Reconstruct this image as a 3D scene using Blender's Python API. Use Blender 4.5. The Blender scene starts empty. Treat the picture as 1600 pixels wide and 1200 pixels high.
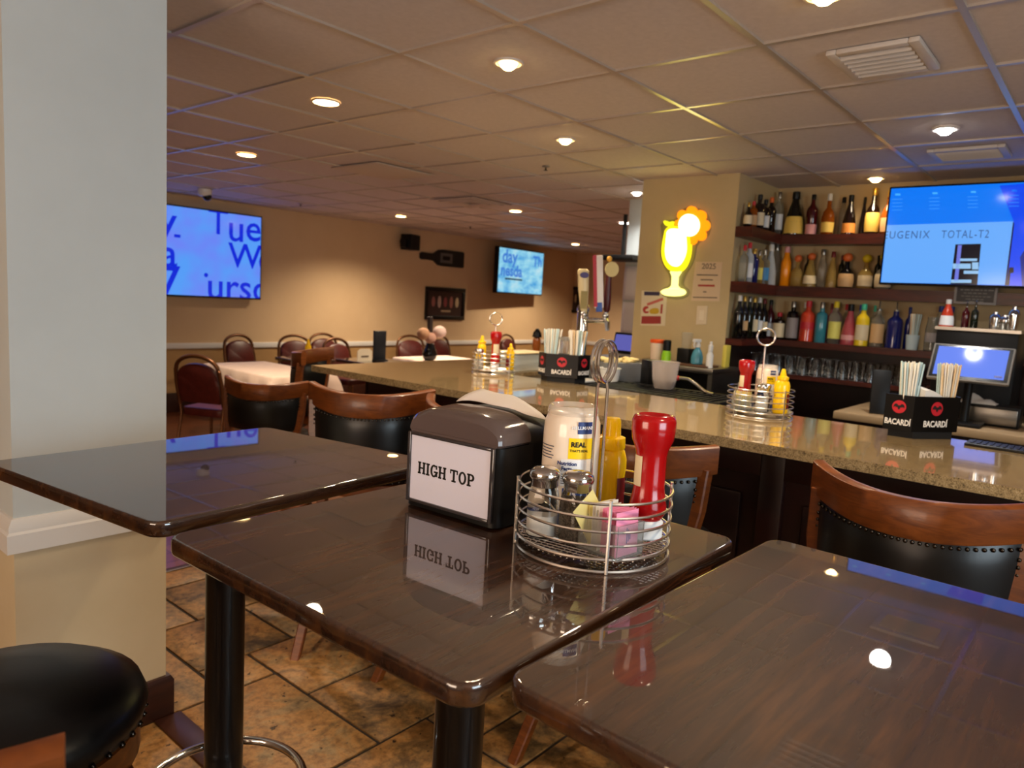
import bpy, bmesh, math, random
from mathutils import Vector, Matrix
C = bpy.context.scene.collection
sc = bpy.context.scene
PI = math.pi
rnd = random.Random(7)

# ------------------------------------------------------------------ camera, world, exposure
CAMZ = 1.505
F_PX = 1136.025                                   # focal length in pixels of a 1600 wide frame
RM = ((0.64626086, -0.05216697, 0.7613314), (-0.76098783, -0.11852185, 0.63784802), (0.0569598, -0.99158014, -0.11629446))
cam_data = bpy.data.cameras.new('camera')
cam = bpy.data.objects.new('camera', cam_data)
C.objects.link(cam)
cam.matrix_world = Matrix(((RM[0][0], -RM[0][1], -RM[0][2], 0), (RM[1][0], -RM[1][1], -RM[1][2], 0),
                           (RM[2][0], -RM[2][1], -RM[2][2], CAMZ), (0, 0, 0, 1)))
cam_data.sensor_width = 36.0
cam_data.lens = 36.0 * F_PX / 1600
cam_data.clip_start = 0.02
cam_data.dof.use_dof = True
cam_data.dof.focus_distance = 1.42
cam_data.dof.aperture_fstop = 5.6
sc.camera = cam
sc.view_settings.view_transform = 'Standard'
sc.view_settings.look = 'None'
sc.view_settings.exposure = 0.0
sc.view_settings.gamma = 1.0
sc.view_settings.use_curve_mapping = False
world = bpy.data.worlds.new('daylight')
sc.world = world
world.use_nodes = True
world.node_tree.nodes['Background'].inputs[0].default_value = (0.62, 0.78, 1.0, 1)
world.node_tree.nodes['Background'].inputs[1].default_value = 3.0


def area_light(name, loc, rot, sx, sy, power, color):
    l = bpy.data.lights.new(name, 'AREA')
    l.shape = 'RECTANGLE'
    l.size = sx
    l.size_y = sy
    l.energy = power
    l.color = color
    o = bpy.data.objects.new(name, l)
    C.objects.link(o)
    o.location = loc
    o.rotation_euler = rot
    return o


# daylight at the window opening behind the camera, added warm lamp at the left one
area_light('daylight_and_fill', (0.35, -2.86, 1.55), (PI / 2, 0, 0), 1.9, 1.35, 64, (0.78, 0.93, 1.0))
area_light('daylight_and_fill', (-2.36, 0.9, 1.55), (PI / 2, 0, -PI / 2), 1.8, 1.35, 60, (1.0, 0.66, 0.38))  # added warm lamp that turns the column's left face orange, not daylight


# ------------------------------------------------------------------ helpers
def ray(u, v):
    d = (u - 800, v - 600, F_PX)
    return Vector([sum(RM[i][k] * d[k] for k in range(3)) for i in range(3)])


def on_x(u, v, x):
    r = ray(u, v)
    return Vector((0, 0, CAMZ)) + r * (x / r.x)


def on_y(u, v, y):
    r = ray(u, v)
    return Vector((0, 0, CAMZ)) + r * (y / r.y)


def on_z(u, v, z):
    r = ray(u, v)
    return Vector((0, 0, CAMZ)) + r * ((z - CAMZ) / r.z)


def lin(c):
    def f(v):
        v /= 255.0
        return v / 12.92 if v <= 0.04045 else ((v + 0.055) / 1.055) ** 2.4
    return (f(c[0]), f(c[1]), f(c[2]), 1.0)


MATS = {}


def mat(name, rgb, rough=0.5, metal=0.0, spec=0.5, coat=0.0, trans=0.0, ior=1.45, emit=None, estr=0.0, alpha=1.0, coat_rough=0.05, sheen=0.0):
    if name in MATS:
        return MATS[name]
    m = bpy.data.materials.new(name)
    m.use_nodes = True
    b = m.node_tree.nodes['Principled BSDF']
    b.inputs['Base Color'].default_value = lin(rgb)
    b.inputs['Roughness'].default_value = rough
    b.inputs['Metallic'].default_value = metal
    b.inputs['Specular IOR Level'].default_value = spec
    b.inputs['Coat Weight'].default_value = coat
    b.inputs['Coat Roughness'].default_value = coat_rough
    b.inputs['Transmission Weight'].default_value = trans
    b.inputs['IOR'].default_value = ior
    b.inputs['Sheen Weight'].default_value = sheen
    if emit is not None:
        b.inputs['Emission Color'].default_value = lin(emit)
        b.inputs['Emission Strength'].default_value = estr
    b.inputs['Alpha'].default_value = alpha
    MATS[name] = m
    return m


def bsdf(m):
    return m.node_tree.nodes['Principled BSDF']


def node(m, t, **kw):
    n = m.node_tree.nodes.new(t)
    for k, v in kw.items():
        setattr(n, k, v)
    return n


def link(m, a, b):
    m.node_tree.links.new(a, b)


def ramp(m, src, stops):
    r = node(m, 'ShaderNodeValToRGB')
    el = r.color_ramp.elements
    while len(el) > len(stops):
        el.remove(el[-1])
    while len(el) < len(stops):
        el.new(0.5)
    for e, (p, c) in zip(el, stops):
        e.position = p
        e.color = lin(c) if len(c) == 3 else c
    link(m, src, r.inputs[0])
    return r.outputs[0]


def coords(m, scale=(1, 1, 1), rot=(0, 0, 0)):
    t = node(m, 'ShaderNodeTexCoord')
    mp = node(m, 'ShaderNodeMapping')
    mp.inputs['Scale'].default_value = scale
    mp.inputs['Rotation'].default_value = rot
    link(m, t.outputs['Object'], mp.inputs[0])
    return mp.outputs[0]


def noise(m, vec, scale, detail=4, rough=0.6, dist=0.0):
    n = node(m, 'ShaderNodeTexNoise')
    n.inputs['Scale'].default_value = scale
    n.inputs['Detail'].default_value = detail
    n.inputs['Roughness'].default_value = rough
    n.inputs['Distortion'].default_value = dist
    link(m, vec, n.inputs['Vector'])
    return n.outputs['Fac']


def bump(m, src, strength, dist=0.002):
    b = node(m, 'ShaderNodeBump')
    b.inputs['Strength'].default_value = strength
    b.inputs['Distance'].default_value = dist
    link(m, src, b.inputs['Height'])
    link(m, b.outputs[0], bsdf(m).inputs['Normal'])


def noisy(name, stops, scale=(1, 1, 1), nscale=5, rough=0.5, detail=4, dist=0.0, bmp=0, rvar=None, **kw):
    """material whose colour wanders between the stops by noise"""
    if name in MATS:
        return MATS[name]
    m = mat(name, stops[0][1], rough, **kw)
    v = coords(m, scale)
    f = noise(m, v, nscale, detail, 0.6, dist)
    link(m, ramp(m, f, stops), bsdf(m).inputs['Base Color'])
    if bmp:
        bump(m, f, bmp)
    if rvar:
        f2 = noise(m, coords(m, (1, 1, 1)), 6, 3)
        link(m, ramp(m, f2, [(0.35, (rvar[0],) * 3 + (1,)), (0.7, (rvar[1],) * 3 + (1,))]), bsdf(m).inputs['Roughness'])
    return m


class MB:
    """collects shapes into one mesh"""

    def __init__(self):
        self.bm = bmesh.new()
        self.marks = []

    def mat2(self, i):
        """faces added from here on take material slot i"""
        self.bm.faces.ensure_lookup_table()
        for f in self.bm.faces:
            f.tag = True
        self.marks.append(i)
        return self

    def _xf(self, vs, M):
        bmesh.ops.transform(self.bm, matrix=M, verts=vs)

    def box(self, cx, cy, cz, sx, sy, sz, rz=0, bev=0, seg=2, M=None):
        r = bmesh.ops.create_cube(self.bm, size=1.0)
        vs = r['verts']
        self._xf(vs, Matrix.Diagonal((sx, sy, sz, 1)))
        if bev:
            es = list({e for v in vs for e in v.link_edges})
            g = bmesh.ops.bevel(self.bm, geom=es, offset=bev, segments=seg, profile=0.5, affect='EDGES')
            seen = set(g['verts']) | {v for v in vs if v.is_valid}
            for f in g['faces']:
                seen.update(f.verts)
            vs = list(seen)
        self._xf(vs, (M or Matrix()) @ Matrix.Translation((cx, cy, cz)) @ Matrix.Rotation(rz, 4, 'Z'))
        return self

    def bx(self, x0, x1, y0, y1, z0, z1, bev=0):
        return self.box((x0 + x1) / 2, (y0 + y1) / 2, (z0 + z1) / 2, x1 - x0, y1 - y0, z1 - z0, 0, bev)

    def ring(self, pts):
        return [self.bm.verts.new(p) for p in pts]

    def skin(self, rings, close_u=True, caps=True, close_v=False):
        n = len(rings[0])
        R = rings + ([rings[0]] if close_v else [])
        for a, b in zip(R, R[1:]):
            for i in range(n if close_u else n - 1):
                j = (i + 1) % n
                try:
                    self.bm.faces.new((a[i], a[j], b[j], b[i]))
                except ValueError:
                    pass
        if caps and not close_v and close_u:
            for r, rev in ((rings[0], True), (rings[-1], False)):
                try:
                    self.bm.faces.new(list(reversed(r)) if rev else r)
                except ValueError:
                    pass
        return self

    def tube(self, pts, r, seg=8, closed=False, caps=True, flat=1.0):
        pts = [Vector(p) for p in pts]
        n = len(pts)
        rs = r if isinstance(r, (list, tuple)) else [r] * n
        rings = []
        up = None
        for i, p in enumerate(pts):
            if closed:
                t = pts[(i + 1) % n] - pts[i - 1]
            else:
                t = pts[min(i + 1, n - 1)] - pts[max(i - 1, 0)]
            t.normalize()
            if up is None:
                up = Vector((0, 0, 1)) if abs(t.z) < 0.9 else Vector((1, 0, 0))
            a = t.cross(up)
            if a.length < 1e-6:
                up = Vector((0, 1, 0))
                a = t.cross(up)
            a.normalize()
            b = a.cross(t).normalized()
            up = b
            rings.append(self.ring([p + a * math.cos(2 * PI * k / seg) * rs[i] + b * math.sin(2 * PI * k / seg) * rs[i] * flat for k in range(seg)]))
        return self.skin(rings, True, caps, closed)

    def lathe(self, prof, c=(0, 0, 0), seg=24, a0=0.0, a1=2 * PI, sy=1.0, rot=0.0, caps=True):
        full = abs(a1 - a0 - 2 * PI) < 1e-6
        rings = []
        for r, z in prof:
            r = max(r, 1e-4)
            ps = []
            for k in range(seg if full else seg + 1):
                a = a0 + (a1 - a0) * k / seg
                x, y = r * math.cos(a), r * math.sin(a) * sy
                ps.append((c[0] + x * math.cos(rot) - y * math.sin(rot), c[1] + x * math.sin(rot) + y * math.cos(rot), c[2] + z))
            rings.append(self.ring(ps))
        return self.skin(rings, full, caps and full)

    def prism(self, poly, z0, z1, M=None):
        """polygon in XY pushed from z0 to z1, then moved by M"""
        M = M or Matrix()
        a = self.ring([M @ Vector((x, y, z0)) for x, y in poly])
        b = self.ring([M @ Vector((x, y, z1)) for x, y in poly])
        return self.skin([a, b])

    def sphere(self, c, r, sx=1, sy=1, sz=1, u=12, v=8):
        g = bmesh.ops.create_uvsphere(self.bm, u_segments=u, v_segments=v, radius=r)
        self._xf(g['verts'], Matrix.Translation(c) @ Matrix.Diagonal((sx, sy, sz, 1)))
        return self

    def torus(self, c, R, r, seg=40, s2=8, M=None):
        M = M or Matrix()
        pts = [M @ Vector((R * math.cos(2 * PI * k / seg), R * math.sin(2 * PI * k / seg), 0)) + Vector(c) for k in range(seg)]
        return self.tube(pts, r, s2, True)

    def text(self, body, size, M, bold=0.0, depth=0.0006, align='CENTER', clip=None, xs=1.0, wrap=None, space=1.0):
        """letters in the local XY plane (reading along +X), moved by M; wrap=(radius) bends them round a cylinder"""
        cu = bpy.data.curves.new('t', 'FONT')
        cu.body = body
        cu.size = size
        cu.align_x = align
        cu.align_y = 'CENTER'
        cu.offset = bold
        cu.space_character = space
        cu.resolution_u = 3
        o = bpy.data.objects.new('t', cu)
        C.objects.link(o)
        dg = bpy.context.evaluated_depsgraph_get()
        me = bpy.data.meshes.new_from_object(o.evaluated_get(dg))
        bm2 = bmesh.new()
        bm2.from_mesh(me)
        bpy.data.objects.remove(o)
        bpy.data.curves.remove(cu)
        bpy.data.meshes.remove(me)
        bmesh.ops.scale(bm2, vec=(xs, 1, 1), verts=bm2.verts)
        if clip:                                   # keep x0<x<x1, y0<y<y1
            for co, no in (((clip[0], 0, 0), (-1, 0, 0)), ((clip[1], 0, 0), (1, 0, 0)), ((0, clip[2], 0), (0, -1, 0)), ((0, clip[3], 0), (0, 1, 0))):
                bmesh.ops.bisect_plane(bm2, geom=bm2.verts[:] + bm2.edges[:] + bm2.faces[:], plane_co=co, plane_no=no, clear_outer=True)
        if bm2.faces:
            g = bmesh.ops.extrude_face_region(bm2, geom=bm2.faces[:])
            bmesh.ops.translate(bm2, vec=(0, 0, depth), verts=[v for v in g['geom'] if isinstance(v, bmesh.types.BMVert)])
        vm = {}
        for v in bm2.verts:
            p = v.co.copy()
            if wrap:
                a = p.x / wrap
                p = Vector(((wrap + p.z) * math.sin(a), p.y, (wrap + p.z) * math.cos(a)))
            vm[v] = self.bm.verts.new(M @ p)
        for f in bm2.faces:
            try:
                self.bm.faces.new([vm[v] for v in f.verts])
            except ValueError:
                pass
        bm2.free()
        return self

    def build(self, name, m, parent=None, angle=38, loc=None):
        if self.marks:
            for f in self.bm.faces:
                if not f.tag:
                    f.material_index = self.marks[-1]
        bmesh.ops.recalc_face_normals(self.bm, faces=self.bm.faces[:])
        me = bpy.data.meshes.new(name)
        self.bm.to_mesh(me)
        self.bm.free()
        o = bpy.data.objects.new(name, me)
        for q in (m if isinstance(m, (list, tuple)) else [m]):
            me.materials.append(q)
        me.shade_smooth()
        me.set_sharp_from_angle(angle=math.radians(angle))
        C.objects.link(o)
        if parent:
            o.parent = parent
        if loc:
            o.location = loc
        return o


def tag(o, label=None, cat=None, group=None, kind=None):
    if label:
        o['label'] = label
    if cat:
        o['category'] = cat
    if group:
        o['group'] = group
    if kind:
        o['kind'] = kind
    return o


def thing(name, label, cat, loc=(0, 0, 0), rz=0, group=None):
    o = bpy.data.objects.new(name, None)
    o.empty_display_size = 0.1
    C.objects.link(o)
    o.location = loc
    o.rotation_euler = (0, 0, rz)
    return tag(o, label, cat, group)


def struct(name, mb, m, parent=None):
    o = mb.build(name, m, parent)
    if parent is None:
        o['kind'] = 'structure'
    return o


def dup(root, loc, rz, label=None, group=None):
    r = root.copy()
    C.objects.link(r)
    r.location = loc
    r.rotation_euler = (root.rotation_euler[0], root.rotation_euler[1], rz)
    if label:
        r['label'] = label
    if group:
        r['group'] = group
    for ch in list(root.children):
        c = ch.copy()
        C.objects.link(c)
        c.parent = r
        for g in list(ch.children):
            d = g.copy()
            C.objects.link(d)
            d.parent = c
    return r


def plane_yz(x, y, z):
    """matrix: text reading towards -Y on a plane facing -X (seen from smaller X)"""
    return Matrix(((0, 0, -1, x), (-1, 0, 0, y), (0, 1, 0, z), (0, 0, 0, 1)))


def plane_xz(x, y, z):
    """text reading towards +X on a plane facing -Y"""
    return Matrix(((1, 0, 0, x), (0, 0, -1, y), (0, 1, 0, z), (0, 0, 0, 1)))


# ------------------------------------------------------------------ materials
M_wall = noisy('tan_wall_paint', [(0.3, (206, 176, 138)), (0.7, (211, 182, 144))], nscale=3, rough=0.75)
M_wall_low = noisy('ochre_wall_paint', [(0.3, (166, 130, 84)), (0.7, (174, 138, 90))], nscale=3, rough=0.7)
M_pillar_up = noisy('pale_grey_paint', [(0.3, (194, 202, 203)), (0.7, (199, 207, 208))], nscale=4, rough=0.6)
M_pillar_low = noisy('cream_paint', [(0.3, (205, 188, 152)), (0.7, (212, 196, 162))], nscale=4, rough=0.6)
M_pillar_bar = noisy('khaki_paint', [(0.3, (198, 176, 130)), (0.7, (205, 183, 137))], nscale=4, rough=0.65)
M_rail = mat('white_trim_paint', (222, 220, 216), 0.35)
M_base = noisy('dark_baseboard_wood', [(0.35, (42, 20, 14)), (0.7, (62, 32, 22))], scale=(2, 2, 20), nscale=3, rough=0.35)
M_tile = noisy('ceiling_tile', [(0.3, (200, 188, 183)), (0.7, (208, 196, 191))], nscale=40, rough=0.85, bmp=0.03)
M_tbar = mat('ceiling_tee_metal', (192, 180, 168), 0.28, 0.35)
M_white = mat('white_plastic', (226, 224, 218), 0.35)
M_black = mat('black_plastic', (11, 11, 12), 0.42, spec=0.35)
M_blackgloss = mat('black_gloss_plastic', (10, 10, 11), 0.16)
M_blackmatte = mat('black_matte', (12, 11, 11), 0.7)
M_chrome = mat('chrome', (214, 212, 208), 0.10, 1.0)
M_steel = noisy('brushed_steel', [(0.3, (150, 146, 138)), (0.7, (172, 168, 160))], scale=(1, 1, 30), nscale=8, rough=0.32, metal=1.0)
M_glass = mat('clear_glass', (246, 248, 246), 0.03, trans=1.0, ior=1.45)
M_clearplastic = mat('clear_plastic', (232, 234, 232), 0.12, trans=0.9, ior=1.2)
M_leather = noisy('black_leather', [(0.3, (9, 9, 9)), (0.7, (15, 14, 14))], nscale=60, rough=0.34, bmp=0.06)
M_nail = mat('dark_nailhead', (70, 64, 58), 0.22, 1.0)
M_stoolwood = noisy('cherry_wood', [(0.3, (84, 40, 12)), (0.6, (116, 60, 20)), (0.8, (134, 74, 28))], scale=(3, 3, 14), nscale=3, rough=0.36, coat=0.12, dist=1.5)
M_mahog = noisy('dark_mahogany', [(0.35, (26, 8, 5)), (0.7, (46, 15, 9))], scale=(14, 2, 2), nscale=2, rough=0.35)
M_shelf = noisy('mahogany_shelf', [(0.35, (58, 18, 11)), (0.7, (88, 30, 18))], scale=(3, 2, 12), nscale=3, rough=0.35)
M_paper = mat('white_paper', (226, 222, 216), 0.7)
M_card = mat('white_card', (224, 222, 238), 0.4)
M_ink = mat('black_ink', (14, 13, 13), 0.6)
M_cloth = noisy('white_tablecloth', [(0.3, (232, 206, 190)), (0.7, (240, 216, 202))], nscale=12, rough=0.85)


def wood_top_material():
    m = mat('walnut_tabletop', (60, 36, 20), 0.5, spec=0.3, coat=1.0, coat_rough=0.02)
    v = coords(m, (1.1, 9, 9))
    f = noise(m, v, 2.4, 5, 0.55, 0.8)
    f2 = noise(m, coords(m, (3, 40, 30)), 3.0, 3, 0.6)
    mx = node(m, 'ShaderNodeMix', data_type='FLOAT')
    mx.inputs[0].default_value = 0.3
    link(m, f, mx.inputs[2])
    link(m, f2, mx.inputs[3])
    link(m, ramp(m, mx.outputs[0], [(0.30, (24, 10, 3)), (0.5, (50, 25, 7)), (0.66, (78, 44, 13)), (0.8, (40, 19, 5))]), bsdf(m).inputs['Base Color'])
    f3 = noise(m, coords(m), 22, 3)
    link(m, ramp(m, f3, [(0.4, (0.008,) * 3 + (1,)), (0.75, (0.035,) * 3 + (1,))]), bsdf(m).inputs['Coat Roughness'])
    return m


M_top = wood_top_material()
bsdf(M_top).inputs['Coat IOR'].default_value = 1.88


def granite_material():
    m = mat('speckled_stone_bar', (176, 146, 100), 0.12, spec=0.6, coat=0.9, coat_rough=0.03)
    v = coords(m)
    f = noise(m, v, 260, 3, 0.7)
    f2 = noise(m, v, 60, 3, 0.6)
    mx = node(m, 'ShaderNodeMix', data_type='FLOAT')
    mx.inputs[0].default_value = 0.3
    link(m, f, mx.inputs[2])
    link(m, f2, mx.inputs[3])
    link(m, ramp(m, mx.outputs[0], [(0.36, (84, 70, 52)), (0.47, (156, 132, 94)), (0.56, (182, 154, 110)), (0.68, (208, 186, 146))]), bsdf(m).inputs['Base Color'])
    return m


M_granite = granite_material()
bsdf(M_granite).inputs['Coat IOR'].default_value = 1.75


def travertine_material():
    m = mat('travertine', (170, 122, 66), 0.5, spec=0.35)
    v = coords(m)
    g = node(m, 'ShaderNodeNewGeometry')
    f = noise(m, v, 4.5, 9, 0.72, 0.6)
    add = node(m, 'ShaderNodeMath', operation='MULTIPLY_ADD')
    add.inputs[1].default_value = 0.20
    link(m, g.outputs['Random Per Island'], add.inputs[0])
    link(m, f, add.inputs[2])
    base = ramp(m, add.outputs[0], [(0.40, (70, 50, 30)), (0.50, (118, 88, 50)), (0.60, (158, 112, 60)), (0.70, (140, 112, 74)), (0.82, (96, 80, 58))])
    pits = noise(m, v, 24, 5, 0.62)
    pr = ramp(m, pits, [(0.325, (0, 0, 0, 1)), (0.36, (1, 1, 1, 1))])
    mx = node(m, 'ShaderNodeMix', data_type='RGBA')
    link(m, pr, mx.inputs[0])
    mx.inputs[6].default_value = lin((52, 34, 18))
    link(m, base, mx.inputs[7])
    grime = ramp(m, noise(m, v, 30, 6, 0.7), [(0.36, (188, 180, 170)), (0.58, (255, 255, 255))])
    mul = node(m, 'ShaderNodeMix', data_type='RGBA', blend_type='MULTIPLY')
    mul.inputs[0].default_value = 1.0
    link(m, mx.outputs[2], mul.inputs[6])
    link(m, grime, mul.inputs[7])
    link(m, mul.outputs[2], bsdf(m).inputs['Base Color'])
    bump(m, pr, 0.5, 0.003)
    return m


M_trav = travertine_material()
M_grout = mat('dark_grout', (36, 24, 15), 0.9)


def plank_material():
    m = mat('red_wood_planks', (110, 62, 34), 0.3, coat=0.2)
    v = coords(m)
    b = node(m, 'ShaderNodeTexBrick')
    b.inputs['Scale'].default_value = 1.0
    b.inputs['Brick Width'].default_value = 1.2
    b.inputs['Row Height'].default_value = 0.13
    b.inputs['Mortar Size'].default_value = 0.003
    b.inputs['Color1'].default_value = lin((112, 62, 34))
    b.inputs['Color2'].default_value = lin((92, 48, 26))
    b.inputs['Mortar'].default_value = lin((36, 16, 8))
    link(m, v, b.inputs['Vector'])
    link(m, b.outputs['Color'], bsdf(m).inputs['Base Color'])
    return m


M_plank = plank_material()

# ------------------------------------------------------------------ the room shell
CEIL = 2.44
WX0, WX1, WY0, WY1 = -2.5, 11.6, -3.0, 8.22
# stone tiles in a broken ashlar pattern of a 21 cm unit, laid around the joints the photo shows
U = 0.2105
X_OFF, Y_OFF = 1.30, 1.755


def ashlar():
    nx0, nx1, ny0, ny1 = -16, 10, -18, 9            # in units from the offsets
    taken = {}
    tiles = []

    def put(i, j, w, h):
        for a in range(i, i + w):
            for b in range(j, j + h):
                if (a, b) in taken or not (nx0 <= a < nx1 and ny0 <= b < ny1):
                    return False
        for a in range(i, i + w):
            for b in range(j, j + h):
                taken[a, b] = 1
        tiles.append((i, j, w, h))
        return True
    for t in ((-1, 0, 2, 3), (0, 3, 1, 1), (-1, 3, 1, 3), (1, 0, 2, 2), (1, 2, 2, 2), (0, 4, 2, 2), (2, 4, 1, 2), (1, 6, 2, 2), (-1, 6, 2, 2), (2, -1, 2, 1),
              (0, -2, 2, 2), (2, -2, 2, 1), (3, 0, 2, 3), (-1, 8, 2, 1), (1, 8, 2, 1)):
        put(*t)
    r = random.Random(3)
    for j in range(ny0, ny1):
        for i in range(nx0, nx1):
            if (i, j) in taken:
                continue
            opts = [(2, 2), (2, 3), (3, 2), (2, 1), (1, 2), (2, 2), (1, 1)]
            r.shuffle(opts)
            opts.append((1, 1))
            for w, h in opts:
                if put(i, j, w, h):
                    break
    return tiles


mb = MB()
for i, j, w, h in ashlar():
    g = 0.0065
    mb.bx(X_OFF + i * U + g, X_OFF + (i + w) * U - g, Y_OFF + j * U + g, Y_OFF + (j + h) * U - g, -0.02, 0.0, 0.003)
struct('floor', mb, M_trav)
struct('floor_grout', MB().bx(WX0, WX1, WY0, 3.66, -0.04, -0.006), M_grout)
struct('floor_planks', MB().bx(WX0, WX1, 3.66, WY1, -0.04, 0.0), M_plank)
struct('trim_1', MB().bx(WX0, 3.45, 3.635, 3.68, -0.02, 0.006, 0.003), M_base)
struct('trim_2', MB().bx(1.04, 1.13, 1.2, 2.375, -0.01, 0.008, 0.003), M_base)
struct('ceiling', MB().bx(WX0, WX1, WY0, WY1, CEIL + 0.004, CEIL + 0.06), M_tile)
GX, GY, GS = 1.964, 0.4906, 0.61
mb = MB()
k = math.floor((WX0 - GX) / GS) + 1
while GX + k * GS < WX1:
    mb.box(GX + k * GS, (WY0 + WY1) / 2, CEIL, 0.022, WY1 - WY0, 0.009)
    k += 1
k = math.floor((WY0 - GY) / GS) + 1
while GY + k * GS < WY1:
    mb.box((WX0 + WX1) / 2, GY + k * GS, CEIL - 0.0005, WX1 - WX0, 0.022, 0.009)
    k += 1
struct('ceiling_grid', mb, M_tbar)


def wall_two_tone(name, x0, x1, y0, y1, rail_side=None):
    struct(name, MB().bx(x0, x1, y0, y1, 0.76, CEIL + 0.05), M_wall)
    struct(name + '_wainscot', MB().bx(x0, x1, y0, y1, -0.02, 0.76), M_wall_low)


wall_two_tone('wall_back', WX0 - 0.1, WX1 + 0.1, WY1, WY1 + 0.12)
struct('trim_3', MB().bx(WX0, WX1, WY1 - 0.022, WY1, 0.725, 0.79, 0.006), M_rail)
struct('baseboard_back', MB().bx(WX0, WX1, WY1 - 0.02, WY1, 0, 0.22, 0.004), M_base)
wall_two_tone('wall_right', WX1 - 0.1, WX1 + 0.02, 2.9, WY1)
struct('baseboard_right', MB().bx(WX1 - 0.12, WX1 - 0.1, 2.9, WY1 - 0.02, 0, 0.22, 0.004), M_base)
struct('trim_4', MB().bx(WX1 - 0.122, WX1 - 0.1, 2.9, WY1 - 0.022, 0.725, 0.79, 0.006), M_rail)
struct('wall_bar_dado', MB().bx(5.553, 5.562, WY0, 2.146, 0, 1.27), M_mahog)
struct('wall_pier_dado', MB().bx(4.852, 5.552, 2.137, 2.147, 0, 1.27), M_mahog)
# back-bar wall and the broad khaki pier that ends it
BX = 5.56
struct('wall_bar', MB().bx(BX, BX + 0.12, WY0, 2.2, 0, CEIL + 0.05), mat('beige_bar_paint', (186, 160, 118), 0.7))
struct('wall_pier', MB().bx(4.85, 5.70, 2.145, 2.895, 0, CEIL + 0.05), M_pillar_bar)
struct('wall_kitchen', MB().bx(6.3, 11.5, 2.9, 3.02, 0, CEIL + 0.05), M_wall)
struct('wall_kitchen_end', MB().bx(5.70, 6.35, 2.74, 3.02, 0, CEIL + 0.05), M_pillar_up)
# unseen sides of the room behind the photographer, with windows that let the day in
mb = MB()
mb.bx(WX0, WX1, WY0 - 0.1, WY0, 0, 0.85)
mb.bx(WX0, WX1, WY0 - 0.1, WY0, 2.25, CEIL + 0.05)
mb.bx(WX0, -0.65, WY0 - 0.1, WY0, 0.85, 2.25)
mb.bx(1.35, WX1, WY0 - 0.1, WY0, 0.85, 2.25)
struct('wall_front', mb, M_wall)
mb = MB()
mb.bx(WX0 - 0.1, WX0, WY0, WY1, 0, 0.85)
mb.bx(WX0 - 0.1, WX0, WY0, WY1, 2.25, CEIL + 0.05)
mb.bx(WX0 - 0.1, WX0, WY0, -0.05, 0.85, 2.25)
mb.bx(WX0 - 0.1, WX0, 1.85, WY1, 0.85, 2.25)
struct('wall_left', mb, M_wall)


def window(name, x0, x1, y0, y1):
    mb = MB()
    horiz = abs(x1 - x0) > abs(y1 - y0)
    for k in range(3):
        t = k / 2
        if horiz:
            xx = x0 + (x1 - x0) * t
            mb.box(xx, (y0 + y1) / 2, 1.55, 0.05, 0.06, 1.4)
        else:
            yy = y0 + (y1 - y0) * t
            mb.box((x0 + x1) / 2, yy, 1.55, 0.06, 0.05, 1.4)
    for z in (0.875, 2.225):
        if horiz:
            mb.box((x0 + x1) / 2, (y0 + y1) / 2, z, x1 - x0, 0.06, 0.05)
        else:
            mb.box((x0 + x1) / 2, (y0 + y1) / 2, z, 0.06, y1 - y0, 0.05)
    w = struct(name, mb, M_rail)
    g = MB()
    if horiz:
        g.box((x0 + x1) / 2, (y0 + y1) / 2, 1.55, x1 - x0, 0.006, 1.34)
    else:
        g.box((x0 + x1) / 2, (y0 + y1) / 2, 1.55, 0.006, y1 - y0, 1.34)
    g.build('pane', M_glass, w)


window('window_1', -0.65, 1.35, -3.08, -3.02)
window('window_2', -2.58, -2.52, -0.05, 1.85)

# the square column on the left
struct('wall_column', MB().bx(0.65, 1.09, 2.40, 2.86, 0.735, CEIL + 0.05), M_pillar_up)
struct('wall_column_foot', MB().bx(0.65, 1.09, 2.40, 2.86, 0, 0.735), M_pillar_low)
mb = MB()
prof = [(0.0, 0.0), (0.022, 0.0), (0.022, 0.055), (0.016, 0.062), (0.016, 0.078), (0.006, 0.098), (0.0, 0.10)]
rings = []
for px, py, sx, sy in ((0.65, 2.40, -1, -1), (1.09, 2.40, 1, -1), (1.09, 2.86, 1, 1), (0.65, 2.86, -1, 1)):
    rings.append(mb.ring([(px + sx * a, py + sy * a, 0.69 + b) for a, b in prof]))
mb.skin(rings, True, False, True)
struct('trim_5', mb, M_rail)
mb = MB()
prof = [(0.0, 0.0), (0.02, 0.0), (0.02, 0.13), (0.012, 0.145), (0.0, 0.145)]
rings = []
for px, py, sx, sy in ((0.65, 2.40, -1, -1), (1.09, 2.40, 1, -1), (1.09, 2.86, 1, 1), (0.65, 2.86, -1, 1)):
    rings.append(mb.ring([(px + sx * a, py + sy * a, b) for a, b in prof]))
mb.skin(rings, True, False, True)
struct('baseboard_column', mb, M_base)

# ------------------------------------------------------------------ ceiling fittings
WARM = (1.0, 0.80, 0.56)
COOL = (1.0, 0.96, 0.90)
M_bulb_warm = mat('warm_bulb', (255, 214, 150), 0.4, emit=(255, 214, 140), estr=26)
M_bulb_cool = mat('white_bulb', (255, 250, 244), 0.4, emit=(255, 246, 236), estr=26)


M_trimring = mat('ceiling_white_metal', (200, 190, 182), 0.5)


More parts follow.
